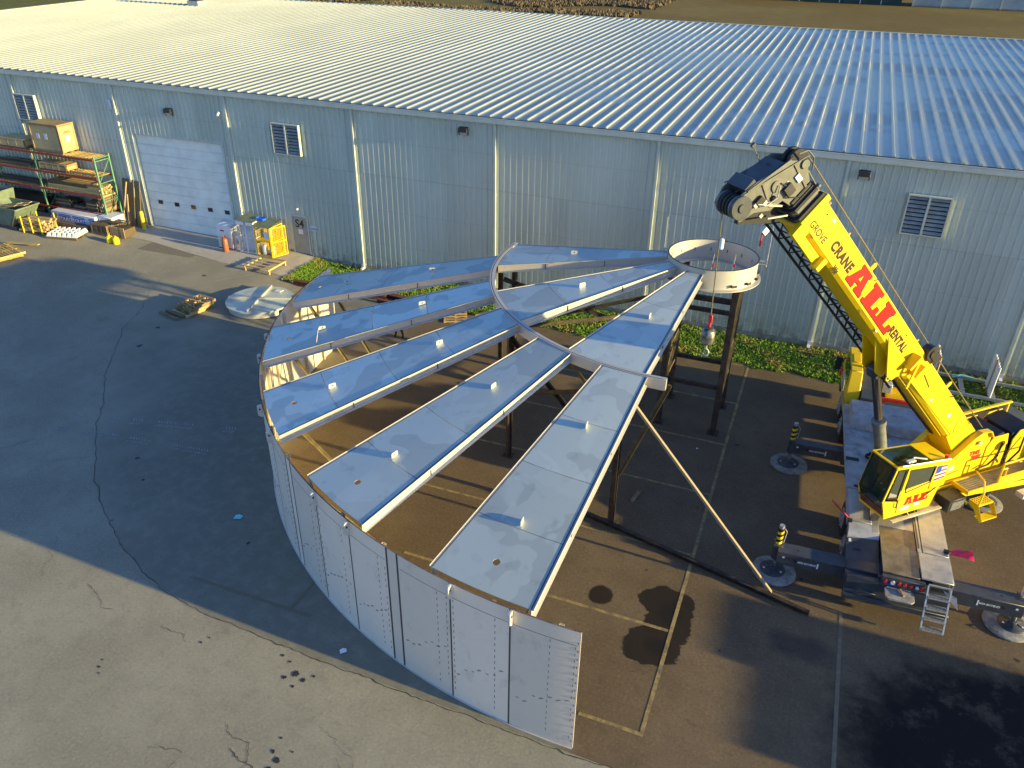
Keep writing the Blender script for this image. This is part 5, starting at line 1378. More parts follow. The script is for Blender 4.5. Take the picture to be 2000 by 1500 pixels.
cb('stored_float_plate','mat',lambda q:q.prism([(-.28,-6.12),(.28,-6.12),(.36,-6.04),(.36,-5.72),(.30,-5.64),(-.28,-5.64),(-.36,-5.72),(-.36,-6.04)],1.0,1.06),None,.01)
cb('float_handle','wood',lambda q:q.bar((.10,-5.95,1.09),(.02,-5.72,1.10),.05,.05))
# rear ladder
def ladder(q):
    for x in (.66,1.20): q.bar((x,-5.62,1.36),(x,-6.18,.30),.04,.05)
    q.bar((.66,-5.60,1.37),(1.2,-5.6,1.37),.04,.04)
cb('ladder_rail','zinc',ladder)
for k in range(4):
    t_=.22+k*.24; y=-5.62-.56*t_; z=1.36-1.06*t_
    o=cb('ladder_step','zinc',lambda q:(q.box(.68,1.18,y-.10,y-.085,z-.02,z+.01),q.box(.68,1.18,y+.085,y+.10,z-.02,z+.01),*[q.box(.69+i*.033,.705+i*.033,y-.085,y+.085,z-.01,z+.008) for i in range(15)]))
cb('wheel_chock','lug',lambda q:q.add([(1.02,-5.62,1.3),(1.36,-5.7,1.22),(1.40,-5.95,1.02),(1.2,-5.72,1.12)],[(0,1,2,3),(3,2,1,0)]))
# wheels: four axles
def wheel(x,y,sg):
    o=cb('wheel','black',lambda q:(q.tube((x-.16*sg,y,.56),(x+.16*sg,y,.56),.56,28)),None,.03,sharp=50)
    q=MB(); q.M=CH; q.tube((x+.165*sg,y,.56),(x+.10*sg,y,.56),.33,20); build(q,'rim',M['zinc'],o)
    q=MB(); q.M=CH
    for k in range(10):
        a=2*math.pi*k/10; q.tube((x+.16*sg,y+.23*math.cos(a),.56+.23*math.sin(a)),(x+.21*sg,y+.23*math.cos(a),.56+.23*math.sin(a)),.025,6)
    q.tube((x+.16*sg,y,.56),(x+.24*sg,y,.56),.12,12); build(q,'wheel_nuts',M['zinc'],o)
for y in (-3.7,-2.35,3.2,4.6):
    for sg in (-1,1): wheel(1.10*sg,y,sg)
cb('side_skirt','deckg',lambda q:(q.box(-1.30,-1.275,-3.5,3.3,1.18,1.40),q.box(1.275,1.30,-5.4,3.3,1.18,1.40)))
cb('rub_rail','zinc',lambda q:(q.box(-1.325,-1.30,-1.9,6.0,1.36,1.39),))
# mirrors and fenders on left
cb('fender','cgrey',lambda q:(q.box(-1.28,-.6,-4.4,-1.6,1.14,1.2),q.box(-1.28,-.6,2.5,5.4,1.14,1.2),q.box(.6,1.28,-4.4,-1.6,1.14,1.2),q.box(.6,1.28,2.5,5.4,1.14,1.2)))
# forward body
cb('engine_cover','deckg',lambda q:q.add([(-1.15,1.7,1.42),(1.25,1.55,1.42),(1.25,3.3,1.42),(-1.15,3.3,1.42),(-1.1,1.85,1.72),(1.2,1.72,1.72),(1.2,3.15,1.76),(-1.1,3.15,1.76)],[(4,5,6,7),(0,1,5,4),(1,2,6,5),(2,3,7,6),(3,0,4,7)]),None,.02)
cb('boom_rest','cgrey',lambda q:q.add([(-.80,3.3,1.78),(-.15,3.3,1.78),(-.10,5.6,2.55),(-.72,5.6,2.55),(-.80,3.3,1.3),(-.15,3.3,1.3),(-.10,5.6,1.3),(-.72,5.6,1.3)],[(0,1,2,3),(4,5,1,0),(5,6,2,1),(6,7,3,2),(7,4,0,3)]),None,.01)
cb('front_body','cgrey',lambda q:(q.box(-.1,1.25,3.35,6.3,.7,1.35),q.box(-1.25,1.25,5.9,6.4,.5,1.0)),None,.02)
cb('grille','cy',lambda q:(q.box(.15,1.2,4.2,5.2,1.36,1.42),*[q.box(.2,1.15,4.25+i*.12,4.30+i*.12,1.42,1.46) for i in range(8)]))
cb('red_beam','printred',lambda q:(q.box(-.1,1.30,3.75,3.87,1.55,1.66),q.box(.0,.06,3.78,3.84,1.36,1.55),q.box(1.1,1.16,3.78,3.84,1.36,1.55)),None,.006)
cb('tool_box','lug',lambda q:(q.box(.0,.32,4.5,4.95,1.5,1.85),),None,.01)
cb('cleaning_rag_bundle','white',lambda q:q.M.__class__ and q.add([(.95,3.35,1.42),(1.25,3.3,1.42),(1.3,3.55,1.42),(1.0,3.6,1.42),(1.05,3.4,1.62),(1.18,3.4,1.60),(1.18,3.5,1.58),(1.06,3.52,1.62)],[(0,1,5,4),(1,2,6,5),(2,3,7,6),(3,0,4,7),(4,5,6,7)]))
# one-man carrier cab in front
cc=cb('driver_cab','cy',lambda q:q.add([(-1.28,3.5,1.0),(-.82,3.5,1.0),(-.82,6.3,1.0),(-1.28,6.3,1.0),(-1.28,3.5,1.7),(-.82,3.5,1.7),(-.82,6.35,1.7),(-1.28,6.35,1.7),(-1.24,4.0,2.45),(-.84,4.0,2.45),(-.84,5.9,2.5),(-1.24,5.9,2.5)],
   [(0,1,5,4),(1,2,6,5),(2,3,7,6),(3,0,4,7),(4,5,9,8),(5,6,10,9),(6,7,11,10),(7,4,8,11),(8,9,10,11)]),None,.03)
cb('cab_window','cglass',lambda q:q.add([(-1.283,4.1,1.78),(-1.283,5.9,1.78),(-1.255,5.7,2.38),(-1.255,4.3,2.38)],[(3,2,1,0)]),cc)
cb('roof_hatch','cy',lambda q:q.box(-1.15,-.9,4.6,5.3,2.49,2.53),cc,.01)
cb('wing_mirror','black',lambda q:(q.box(-1.72,-1.50,5.0,5.08,1.9,2.4),q.bar((-1.25,5.3,2.3),(-1.6,5.05,2.3),.03,.03)),cc,.02)
cb('front_light','amber',lambda q:(q.tube((-.76,4.4,2.45),(-.76,4.4,2.58),.07,12)))
cb('corner_light','amber',lambda q:(q.box(-1.38,-1.24,6.0,6.25,1.15,1.45)),None,.02)
cb('grab_rail','zinc',lambda q:q.path([(-1.42,3.6,1.35),(-1.42,3.6,2.0),(-1.42,4.2,2.3)],.018,6))
# deck equipment
for x,y in ((-.15,.75),(.85,.55)):
    cb('hook_post','blackp',lambda q:(q.bar((x,y,1.41),(x,y,2.0),.05,.05),q.cbox(x,y,1.43,.2,.2,.03)))
    cb('warning_sticker','printred',lambda q:(q.box(x-.28,x-.08,y-.35,y-.25,1.415,1.42),q.box(x-.28,x-.08,y-.55,y-.45,1.415,1.42)))
cb('deck_recess','blackp',lambda q:(q.box(-.35,.45,-.35,.35,1.402,1.408),q.box(-.45,-.30,-1.0,-.35,1.402,1.409)))
cb('red_white_board','white',lambda q:q.box(-.15,.50,-.10,.20,1.42,1.46))
for k in range(4):
    cb('red_stripe','printred',lambda q:q.add([(-.13+k*.16,-.10,1.462),(-.05+k*.16,-.10,1.462),(.0+k*.16-.02,.20,1.462),(-.10+k*.16,.20,1.462)],[(0,1,2,3)]))
cb('coiled_hose','black',lambda q:(q.path([(-.55+.16*math.cos(a*.5),-.05+.14*math.sin(a*.5),1.44+.004*a) for a in range(30)],.025,5)))
cb('hose_tie','yellow',lambda q:q.cbox(-.55,-.18,1.47,.14,.05,.05))
for p in ((-1.1,-.25,.20,.10),(-1.0,-1.75,.09,.07),(-.75,-1.2,.07,.07)):
    cb('deck_opening','blackp',lambda q:q.box(p[0]-p[2]/1,p[0]+p[2]/1,p[1]-p[3],p[1]+p[3],1.411,1.416))
cb('lashing_ring','zinc',lambda q:(q.bar((-.95,-1.35,1.43),(-.75,-1.4,1.45),.05,.04),q.cbox(-.72,-1.4,1.45,.1,.09,.05)))
# flags
for sg,(px,py),dirv,lab in ((-1,(-1.26,-3.62),(-.55,.28),'l'),(1,(1.22,-4.15),(.62,.05),'r')):
    o=cb('flag_holder','black',lambda q:(q.cbox(px,py,1.46,.12,.1,.08),q.bar((px,py,1.47),(px+dirv[0]*1.0,py+dirv[1]*1.0,1.80 if sg<0 else 1.62),.014,.014)))
    def flag(q):
        n=6; vs=[]
        for i in range(n+1):
            t_=i/n
            for j in range(n+1):
                u=j/n
                bx0=px+dirv[0]*(.15+.85*t_); by0=py+dirv[1]*(.15+.85*t_); bz=1.50+(.33 if sg<0 else .17)*t_
                vs.append((bx0+u*(.05 if sg<0 else .02)+.02*math.sin(5*u+3*t_), by0+(-.30 if sg>0 else .22)*u*(.25+.75*t_)+.02*math.sin(7*t_), bz-u*.16*(.3+.7*t_)+.03*math.sin(6*t_+4*u)))
        m=n+1; q.add(vs,[(i*m+j,i*m+j+1,(i+1)*m+j+1,(i+1)*m+j) for i in range(n) for j in range(n)])
    cb('flag_cloth','pink',flag,o,sharp=80)
# outriggers
FONTS=[]
for (yb,zb0,zb1,hw,jl,jr) in ((.86,.62,1.02,.19,(-2.91,.88),(3.30,.83)),(-4.98,.62,1.04,.24,(-3.12,-4.84),(3.12,-4.85))):
    cb('outrigger_housing','cgrey',lambda q:q.box(-1.29,1.29,yb-hw-.06,yb+hw+.06,.55,1.10),None,.012)
    for sg,(jx,jy) in ((-1,jl),(1,jr)):
        o=cb('outrigger_beam','cgrey',lambda q:q.box(min(1.2*sg,jx),max(1.2*sg,jx),yb-hw,yb+hw,zb0,zb1),None,.012)
        cb('beam_hole','print',lambda q:(q.tube((jx-sg*.50,yb-hw-.003,.84),(jx-sg*.50,yb-hw+.01,.84),.055,12),q.tube((jx-sg*.55,yb,zb1+.003),(jx-sg*.55,yb,zb1-.01),.035,10)),o)
        cb('white_mark','white',lambda q:(q.box(jx-sg*1.10-.02,jx-sg*1.10+.02,yb-hw-.004,yb-hw+.002,.74,.92),q.box(jx-sg*.18-.03,jx-sg*.18+.03,yb-hw-.004,yb-hw+.002,.86,.92)),o)
        font('beam_lettering','MID-EXTEND',.085,CH@TR(jx-sg*.82,yb-hw-.004,.83,0,0,90),M['white'],o,.0015,.002)
        j=cb('jack_cylinder','cgrey',lambda q:(q.tube((jx,jy,.50),(jx,jy,1.05),.105,16),q.box(jx-.13,jx+.13,jy-.16,jy+.16,.60,1.06)),None,.006,sharp=45)
        if sg<0:
            for k in range(6):
                cb('hazard_stripe','yellow' if k%2==0 else 'blackp',lambda q:q.add([v for a in range(16) for v in ((jx+.088*math.cos(a*math.pi/8),jy+.088*math.sin(a*math.pi/8),1.06+k*.09+.03*math.cos(a*math.pi/8)),(jx+.088*math.cos(a*math.pi/8),jy+.088*math.sin(a*math.pi/8),1.15+k*.09+.03*math.cos(a*math.pi/8)))],[(2*a,(2*a+2)%32,(2*a+3)%32,2*a+1) for a in range(16)]),j,sharp=50)
            cb('jack_cap','zinc',lambda q:(q.tube((jx,jy,1.60),(jx,jy,1.70),.075,14),q.path([(jx+.09,jy,1.6),(jx+.16,jy,1.5),(jx+.13,jy,1.1)],.012,5)),j,sharp=50)
        else:
            cb('jack_cap','cy' if yb>0 else 'lug',lambda q:(q.box(jx-.08,jx+.08,jy-.08,jy+.08,1.06,1.62)),j,.01)
        cb('jack_rod','chrome',lambda q:q.tube((jx,jy,.16),(jx,jy,.50),.055,14),j,sharp=50)
        def fl(q):
            q.M=CH@TR(jx,jy,0); q.lathe([(0,.19),(.10,.19),(.14,.15),(.34,.115),(.36,.095),(.36,.075),(0,.075)],28)
        f_=cb('jack_float','cgrey',fl,j,sharp=40)
        for k in range(6):
            a=k*60+20; q=MB(); q.M=CH@TR(jx,jy,0,a); q.add([(.10,-.008,.19),(.33,-.008,.117),(.10,-.008,.11),(.10,.008,.19),(.33,.008,.117),(.10,.008,.11)],[(0,2,1),(3,4,5),(0,1,4,3)]); build(q,'float_rib',M['cgrey'],f_)
        q=MB(); q.M=CH@TR(jx,jy,0)
        for a in (80,200,330): q.cbox(.26*math.cos(R(a)),.26*math.sin(R(a)),.136,.06,.05,.012)
        build(q,'float_sticker',M['white'],f_)
        wx=CH@Vector((jx,jy,0))
        which={(-1,True):'front left, nearest the tower',(-1,False):'rear left, at the foot of the timber prop',(1,True):'front right, below the yellow steps',(1,False):'rear right, at the right edge of the picture'}[(sg,yb>0)]
        m_=root('outrigger_mat',(wx.x+(.04 if sg<0 else -.1),wx.y-.03,0),0,'round outrigger mat, '+which,'outrigger mat','round outrigger mats')
        q=MB(); q.M=TR(wx.x+(.04 if sg<0 else -.1),wx.y-.03,.012); q.lathe([(0,.062),(.60,.060),(.625,.045),(.625,.012),(.60,0),(0,0)],40); build(q,'disc',M['mat'],m_,sharp=40)
        q=MB(); a=Vector((wx.x-.58,wx.y-.35,.07)); q.path([a,a+Vector((.05,-.12,.04)),a+Vector((.18,-.16,.03))],.014,5); build(q,'rope_handle',M['rope'],m_)
# ---------------- upper works (swung to the left, towards the camera)
SC=(25.90,-12.15); UP=TR(SC[0],SC[1],0,-136)
ub=lambda name,mat,fn,parent=None,bevel=0.0,sharp=35: cb(name,mat,fn,parent,bevel,UP,sharp)
ub('turntable_bearing','blackp',lambda q:q.lathe([(0,1.41),(.85,1.41),(.85,1.62),(0,1.62)],36))
ub('turntable_deck','cy',lambda q:(q.box(-4.2,.75,-.62,.62,1.63,1.80),q.box(.2,1.0,-.35,.35,1.63,2.0)),None,.02)
for sg in (-1,1):
    y0=.50*sg; o=ub('boom_cheek_plate','cy',lambda q:q.xzprism([(.55,1.80),(-.9,2.40),(-1.95,3.25),(-2.2,3.38),(-2.60,3.34),(-2.78,3.10),(-2.85,1.80)],min(y0,y0+.05*sg),max(y0,y0+.05*sg)),None,.008)
    ub('cheek_flange','cy',lambda q:(q.bar((.55,y0+.06*sg,1.82),(-.9,y0+.06*sg,2.42),.18,.025),q.bar((-.9,y0+.06*sg,2.42),(-1.95,y0+.06*sg,3.27),.18,.025),q.bar((-1.95,y0+.06*sg,3.27),(-2.2,y0+.06*sg,3.40),.18,.025),q.bar((-2.2,y0+.06*sg,3.40),(-2.6,y0+.06*sg,3.36),.18,.025),q.bar((-2.6,y0+.06*sg,3.36),(-2.78,y0+.06*sg,3.1),.18,.025)),o)
    ub('boom_pin','zinc',lambda q:(q.tube((-2.3,y0+.04*sg,3.0),(-2.3,y0+.12*sg,3.0),.07,14)),o)
UPT=UP@TR(0,0,0)@Matrix(((-1,0,0,0),(0,0,1,0),(0,1,0,0),(0,0,0,1)))   # text frame on a left-hand face
def utext(name,txt,size,x,y,z,mat,parent,ext=.002,off=0.0,sx=1.0,ry=0.0,F_=None,**k):
    Mx=(UP if F_ is None else F_)@Matrix.Translation((x,y,z))@Matrix(((-1,0,0,0),(0,0,1,0),(0,1,0,0),(0,0,0,1)))@Matrix.Rotation(R(ry),4,'Z')
    return font(name,txt,size,Mx,mat,parent,ext,off,sx,**k)
utext('model_lettering','TMS',.20,-2.28,.556,2.62,M['printred'],CR,.003,.012,1.15); utext('model_lettering','700E',.20,-2.38,.556,2.44,M['printred'],CR,.003,.012,1.0)
utext('fleet_number','1226',.20,-1.38,.556,2.22,M['white'],CR,.003,.012,1.0,20)
# winches
for k,x in enumerate((-3.15,-4.25)):
    o=ub('winch_drum','blackp',lambda q:(q.tube((x,-.42,2.55),(x,.42,2.55),.30,28),q.tube((x,-.46,2.55),(x,-.42,2.55),.42,28),q.tube((x,.42,2.55),(x,.46,2.55),.42,28)),None,0,40)
    ub('rope_layers','rope',lambda q:[q.tube((x,-.38+i*.045,2.55),(x,-.345+i*.045,2.55),.35,20) for i in range(8)],o,0,50)
    ub('winch_cover','blackp',lambda q:q.add([(x+.45,-.5,2.95),(x+.45,.5,2.95),(x-.25,.5,3.08),(x-.25,-.5,3.08),(x+.45,-.5,2.60),(x+.45,.5,2.60),(x-.25,.5,2.9),(x-.25,-.5,2.9)],[(0,1,2,3),(4,5,1,0),(5,6,2,1),(6,7,3,2),(7,4,0,3)]),o,.01)
    for sg in (-1,1):
        ub('winch_side_plate','cy',lambda q:q.xzprism([(x+.42,1.8),(x+.45,2.75),(x+.25,3.05),(x-.35,3.05),(x-.45,2.7),(x-.45,1.8)],min(.54*sg,.58*sg),max(.54*sg,.58*sg)),o,.01)
    ub('cable_guard','amber',lambda q:[q.tube((x+.40,-.50+i*.05,2.80),(x+.40,-.48+i*.05,2.80),.13,12) for i in range(3)],o,0,50)
ub('hydraulic_hoses','black',lambda q:(q.path([(-3.3,.62,2.8),(-3.1,.72,2.4),(-2.9,.66,2.1),(-2.5,.62,2.0)],.03,6),q.path([(-3.5,.64,2.7),(-3.4,.75,2.3),(-3.6,.68,2.0)],.03,6),q.path([(-4.2,.64,2.8),(-4.0,.76,2.4),(-3.8,.66,1.95)],.03,6)))
ub('top_guard_rail','cy',lambda q:(q.bar((-2.7,-.55,3.25),(-4.9,-.55,3.25),.10,.06),q.bar((-2.8,-.55,3.2),(-2.8,-.55,1.9),.06,.06),q.bar((-4.8,-.55,3.2),(-4.8,-.55,1.9),.06,.06)),None,.01)
# walkway
wk=ub('walkway','cy',lambda q:(q.box(-4.9,-1.55,.66,.70,1.72,1.86),q.box(-4.9,-1.55,1.22,1.26,1.72,1.86),q.box(-1.59,-1.55,.70,1.22,1.72,1.86)),None,.006)
ub('grating','alu',lambda q:([q.box(-4.88+i*.07,-4.865+i*.07,.70,1.22,1.80,1.84) for i in range(47)],[q.box(-4.88,-1.6,.72+j*.08,.732+j*.08,1.805,1.835) for j in range(7)]),wk)
ub('handrail','cy',lambda q:(q.path([(-2.75,1.24,1.86),(-2.75,1.24,2.55),(-4.9,1.24,2.55)],.028,8),q.path([(-2.95,1.24,1.86),(-2.95,1.24,2.35),(-2.75,1.24,2.35)],.025,8),q.bar((-3.9,1.24,1.86),(-3.9,1.24,2.55),.04,.04),q.box(-4.9,-2.75,1.24,1.27,1.88,2.08)),wk)
ub('lower_side_frame','cy',lambda q:(q.box(-4.9,-.9,.64,.70,1.50,1.74),q.bar((-1.0,1.0,1.62),(-4.9,1.28,1.5),.05,.18)),wk,.006)
st=ub('access_steps','cy',lambda q:(q.box(-2.30,-1.70,1.26,1.60,1.50,1.55),q.box(-2.30,-1.70,1.58,1.84,1.12,1.16),q.add([(-2.32,1.28,1.55),(-2.32,1.62,1.52),(-2.32,1.86,1.12),(-2.32,1.80,1.05),(-2.32,1.5,1.35),(-2.32,1.28,1.42),(-2.30,1.28,1.55),(-2.30,1.62,1.52),(-2.30,1.86,1.12),(-2.30,1.80,1.05),(-2.30,1.5,1.35),(-2.30,1.28,1.42)],[(0,1,2,3,4,5),(11,10,9,8,7,6)]),q.add([(-1.70,1.28,1.55),(-1.70,1.62,1.52),(-1.70,1.86,1.12),(-1.70,1.80,1.05),(-1.70,1.5,1.35),(-1.70,1.28,1.42),(-1.68,1.28,1.55),(-1.68,1.62,1.52),(-1.68,1.86,1.12),(-1.68,1.80,1.05),(-1.68,1.5,1.35),(-1.68,1.28,1.42)],[(0,1,2,3,4,5),(11,10,9,8,7,6)])))
ub('step_holes','print',lambda q:[q.tube((-2.22+i*.09,1.31+j*.075,1.551),(-2.22+i*.09,1.31+j*.075,1.553),.020,6) for i in range(6) for j in range(4)],st)
ub('step_handle','cy',lambda q:q.path([(-1.72,1.58,1.55),(-1.80,1.55,1.95),(-1.95,1.35,2.20),(-2.15,.9,2.2)],.025,8),st)
hb=ub('heater_box','blackp',lambda q:(q.box(-1.50,-.82,.80,1.30,1.30,1.72)),None,.015)
ub('heater_grille','zinc',lambda q:([q.box(-1.46+i*.045,-1.45+i*.045,1.302,1.312,1.36,1.66) for i in range(12)],[q.box(-1.46,-.94,1.303,1.313,1.36+i*.045,1.37+i*.045) for i in range(7)]),hb)
ub('marker_light','yellow',lambda q:q.box(-1.62,-1.54,1.24,1.30,1.42,1.50),hb)
ub('convex_mirror','mirror',lambda q:(q.tube((-3.95,1.26,2.85),(-4.0,1.30,2.86),.15,24),),None,0,60)
ub('mirror_arm','blackp',lambda q:(q.bar((-3.95,1.24,2.1),(-3.95,1.24,2.75),.03,.03)))
ub('counterweight','chead',lambda q:(q.box(-5.6,-5.0,-1.25,1.25,1.35,2.1),q.box(-5.65,-5.02,-1.22,1.22,2.12,2.7)),None,.03)
ub('rear_tray','lug',lambda q:(q.box(-5.2,-3.6,1.35,1.62,1.25,1.42),),None,.01)
# ---------------- operator's cab
def prof(off=0): return [(1.50,1.66),(1.74,2.30),(1.52,3.42),(-.52,3.18),(-.56,2.35),(-.25,1.62)]
Y0,Y1=.14,1.10
cabo=ub('operator_cab','cy',lambda q:(
   # left side with openings left between posts
   q.xzprism([(1.50,1.66),(1.74,2.30),(1.60,2.25),(1.12,2.12),(.2,1.95),(-.40,2.3),(-.25,1.62)],Y1-.05,Y1),
   q.xzprism([(1.50,1.66),(1.74,2.30),(1.60,2.25),(1.12,2.12),(.2,1.95),(-.40,2.3),(-.25,1.62)],Y0,Y0+.05),
   q.box(-.56,.02,Y1-.05,Y1,2.28,3.16),q.box(-.56,-.50,Y0,Y1,2.30,3.16),
   q.bar((1.08,Y1-.025,2.1),(1.02,Y1-.025,3.33),.05,.10,(1,0,0)),q.bar((1.70,Y1-.03,2.28),(1.50,Y1-.03,3.40),.05,.06,(1,0,0)),
   q.bar((1.70,Y0+.03,2.28),(1.50,Y0+.03,3.40),.05,.06,(1,0,0)),
   q.bar((1.52,Y1-.035,3.37),(-.54,Y1-.035,3.14),.07,.09,(0,1,0)),q.bar((1.52,Y0+.035,3.37),(-.54,Y0+.035,3.14),.07,.09,(0,1,0)),
   q.bar((1.51,Y0,3.38),(1.51,Y1,3.38),.08,.07),
   q.add([(.12,Y0,3.262),(.12,Y1,3.262),(-.54,Y1,3.185),(-.54,Y0,3.185)],[(0,1,2,3)]),
   q.box(-.5,.06,Y0,Y0+.04,2.3,3.15),q.box(-.25,1.5,Y0,Y1,1.60,1.68)),None,.006)
ub('lower_panel','cy',lambda q:(q.xzprism([(1.14,2.50),(1.16,2.12),(.1,2.0),(.05,2.58)],Y1-.045,Y1-.004),q.xzprism([(1.10,2.45),(1.16,2.12),(1.10,2.0),(1.04,2.3)],Y1-.05,Y1)),cabo)
ub('windshield','cglass',lambda q:(q.add([(1.715,Y0+.06,2.30),(1.715,Y1-.06,2.30),(1.535,Y1-.06,3.36),(1.535,Y0+.06,3.36)],[(0,1,2,3)])),cabo)
ub('chin_window','cglass',lambda q:q.add([(1.60,Y0+.06,1.96),(1.60,Y1-.06,1.96),(1.725,Y1-.06,2.27),(1.725,Y0+.06,2.27)],[(0,1,2,3)]),cabo)
ub('chin_panel','rustred',lambda q:q.add([(1.50,Y0+.01,1.68),(1.50,Y1-.01,1.68),(1.62,Y1-.01,1.97),(1.62,Y0+.01,1.97)],[(0,1,2,3)]),cabo)
ub('window_gasket','black',lambda q:(q.bar((1.73,Y1-.05,2.28),(1.73,Y0+.05,2.28),.03,.04),q.bar((1.727,Y1-.055,2.30),(1.545,Y1-.055,3.36),.03,.04),q.bar((1.727,Y0+.055,2.30),(1.545,Y0+.055,3.36),.03,.04),q.bar((1.55,Y0+.05,3.36),(1.55,Y1-.05,3.36),.03,.04)),cabo)
ub('wiper','black',lambda q:(q.bar((1.73,.55,2.30),(1.64,.62,2.95),.03,.02),),cabo)
ub('roof_window','cglass',lambda q:q.add([(1.44,Y0+.08,3.405),(1.44,Y1-.08,3.405),(.14,Y1-.08,3.268),(.14,Y0+.08,3.268)],[(0,1,2,3)]),cabo)
ub('quarter_window','cglass',lambda q:q.add([(1.58,Y1-.02,2.36),(1.44,Y1-.02,3.28),(1.14,Y1-.02,3.24),(1.18,Y1-.02,2.28)],[(0,1,2,3)]),cabo)
ub('quarter_frame','black',lambda q:(q.bar((1.58,Y1-.012,2.36),(1.44,Y1-.012,3.28),.02,.03),q.bar((1.44,Y1-.012,3.28),(1.14,Y1-.012,3.24),.02,.03),q.bar((1.14,Y1-.012,3.24),(1.18,Y1-.012,2.28),.02,.03),q.bar((1.18,Y1-.012,2.28),(1.58,Y1-.012,2.36),.02,.03)),cabo)
dr=ub('sliding_door_window','cglass',lambda q:q.add([(1.0,Y1-.015,3.20),(.0,Y1-.015,3.08),(.06,Y1-.015,2.55),(.94,Y1-.015,2.40)],[(0,1,2,3)]),cabo)
ub('door_window_frame','black',lambda q:(q.bar((1.0,Y1-.008,3.20),(.0,Y1-.008,3.08),.02,.035),q.bar((.0,Y1-.008,3.08),(.06,Y1-.008,2.55),.02,.035),q.bar((.06,Y1-.008,2.55),(.94,Y1-.008,2.40),.02,.035),q.bar((.94,Y1-.008,2.40),(1.0,Y1-.008,3.20),.02,.035)),cabo)
ub('curtain','curtain',lambda q:q.add([(.10+.015*(i%2),Y1-.10-.03*(i%2),3.05) if j else (.10+i*.045,Y1-.10-.03*(i%2),2.56) for i in range(1) for j in (0,1)]+[(.10,Y1-.1,3.05),(.34,Y1-.13,3.05),(.28,Y1-.13,2.56)],[(0,1,2,3,4)]),cabo)
ub('side_panel_upper','cy',lambda q:q.xzprism([(1.02,3.34),(1.02,3.22),(-.02,3.10),(-.02,3.22)],Y1-.05,Y1-.002),cabo)
ub('door_handle','black',lambda q:(q.path([(1.20,Y1+.02,1.95),(1.20,Y1+.05,2.0),(1.22,Y1+.05,2.2),(1.22,Y1+.02,2.24)],.014,6),q.bar((1.08,Y1+.002,1.72),(1.14,Y1+.002,2.2),.01,.018)),cabo)
ub('seat','black',lambda q:(q.box(.25,.75,.4,.9,2.0,2.15),q.box(.15,.28,.4,.9,2.1,2.9)),cabo,.03)
ub('console','cgrey',lambda q:(q.box(1.2,1.5,.4,.85,2.0,2.5)),cabo,.02)
ub('grab_bar','zinc',lambda q:(q.path([(1.42,Y1+.03,3.46),(-.45,Y1+.03,3.25)],.02,6),q.path([(1.0,Y1-.05,3.42),(.7,Y1-.25,3.40),(.35,Y1-.1,3.36)],.03,6)),cabo)
ub('work_light','lens',lambda q:(q.cbox(.95,Y1-.12,3.43,.28,.12,.06),),cabo,.01)
ub('beacon','amber',lambda q:q.tube((-.42,Y1-.08,3.22),(-.42,Y1-.08,3.32),.06,12),cabo)
ub('sill_step','alu',lambda q:(q.box(-.62,1.28,Y1+.04,Y1+.15,1.50,1.55),q.bar((.6,Y1,1.6),(.6,Y1+.1,1.52),.03,.03)),cabo,.006)
ub('sticker','white',lambda q:(q.box(.62,.92,Y1+.001,Y1+.004,1.76,1.88),q.box(.22,.42,Y1+.001,Y1+.004,1.80,1.90)),cabo)
fg=ub('flag_decal','white',lambda q:q.add([(-.06,Y1+.002,3.06),(-.46,Y1+.002,3.05),(-.46,Y1+.002,2.58),(-.06,Y1+.002,2.54)],[(0,1,2,3)]),cabo)
for k in range(4):
    ub('flag_stripe','printred',lambda q:q.add([(-.06,Y1+.004,3.05-.142*k),(-.46,Y1+.004,3.04-.13*k),(-.46,Y1+.004,2.985-.13*k),(-.06,Y1+.004,2.98-.142*k)],[(0,1,2,3)]),cabo)
ub('flag_canton','blue',lambda q:q.add([(-.05,Y1+.006,3.07),(-.24,Y1+.006,3.06),(-.24,Y1+.006,2.82),(-.05,Y1+.006,2.80)],[(0,1,2,3)]),cabo)
# slab-serif letters built as solid outlines
def LETA(): return [[(0,0),(.44,0),(.44,.17),(.38,.17),(.41,.27),(.60,.27),(.63,.17),(.57,.17),(.57,0),(1.02,0),(1.02,.17),(.96,.17),(.76,.83),(.82,.83),(.82,1),(.20,1),(.20,.83),(.26,.83),(.06,.17),(0,.17)]]
def LETL(): return [[(0,0),(.98,0),(.98,.44),(.80,.44),(.76,.19),(.57,.19),(.57,.83),(.66,.83),(.66,1.0),(0,1.0),(0,.83),(.10,.83),(.10,.18),(0,.18)]]
def letters(seq,F_,h,w_,t0,t1,mat,name,parent,grow=0.0):
    """seq: [(letter, x offset)] in a frame with x reading direction, y up, z outward"""
    for ch,x in seq:
        for poly in (LETA() if ch=='A' else LETL()):
            q=MB(); q.M=F_
            c=Vector((.5,.5))
            P=[(x+px*w_,py*h) for px,py in poly]
            if grow: P=[(a+grow,b-grow) for a,b in P]
            q.prism(P,t0,t1)
            me=build(q,name,M[mat],parent)
        if ch=='A':
            q=MB(); q.M=F_; q.prism([(x+w_*.445,h*.43),(x+w_*.575,h*.43),(x+w_*.51,h*.68)],t0,t1+.002); build(q,name+'_counter',M['cy'],parent)
TXT=Matrix(((-1,0,0,0),(0,0,1,0),(0,1,0,0),(0,0,0,1)))
FC=UP@Matrix.Translation((.86,Y1+.001,1.93))@TXT@Matrix.Rotation(R(0),4,'Z')
letters([('A',0),('L',.33),('L',.60)],FC,.27,.30,.001,.005,'cred','cab_letter',cabo)
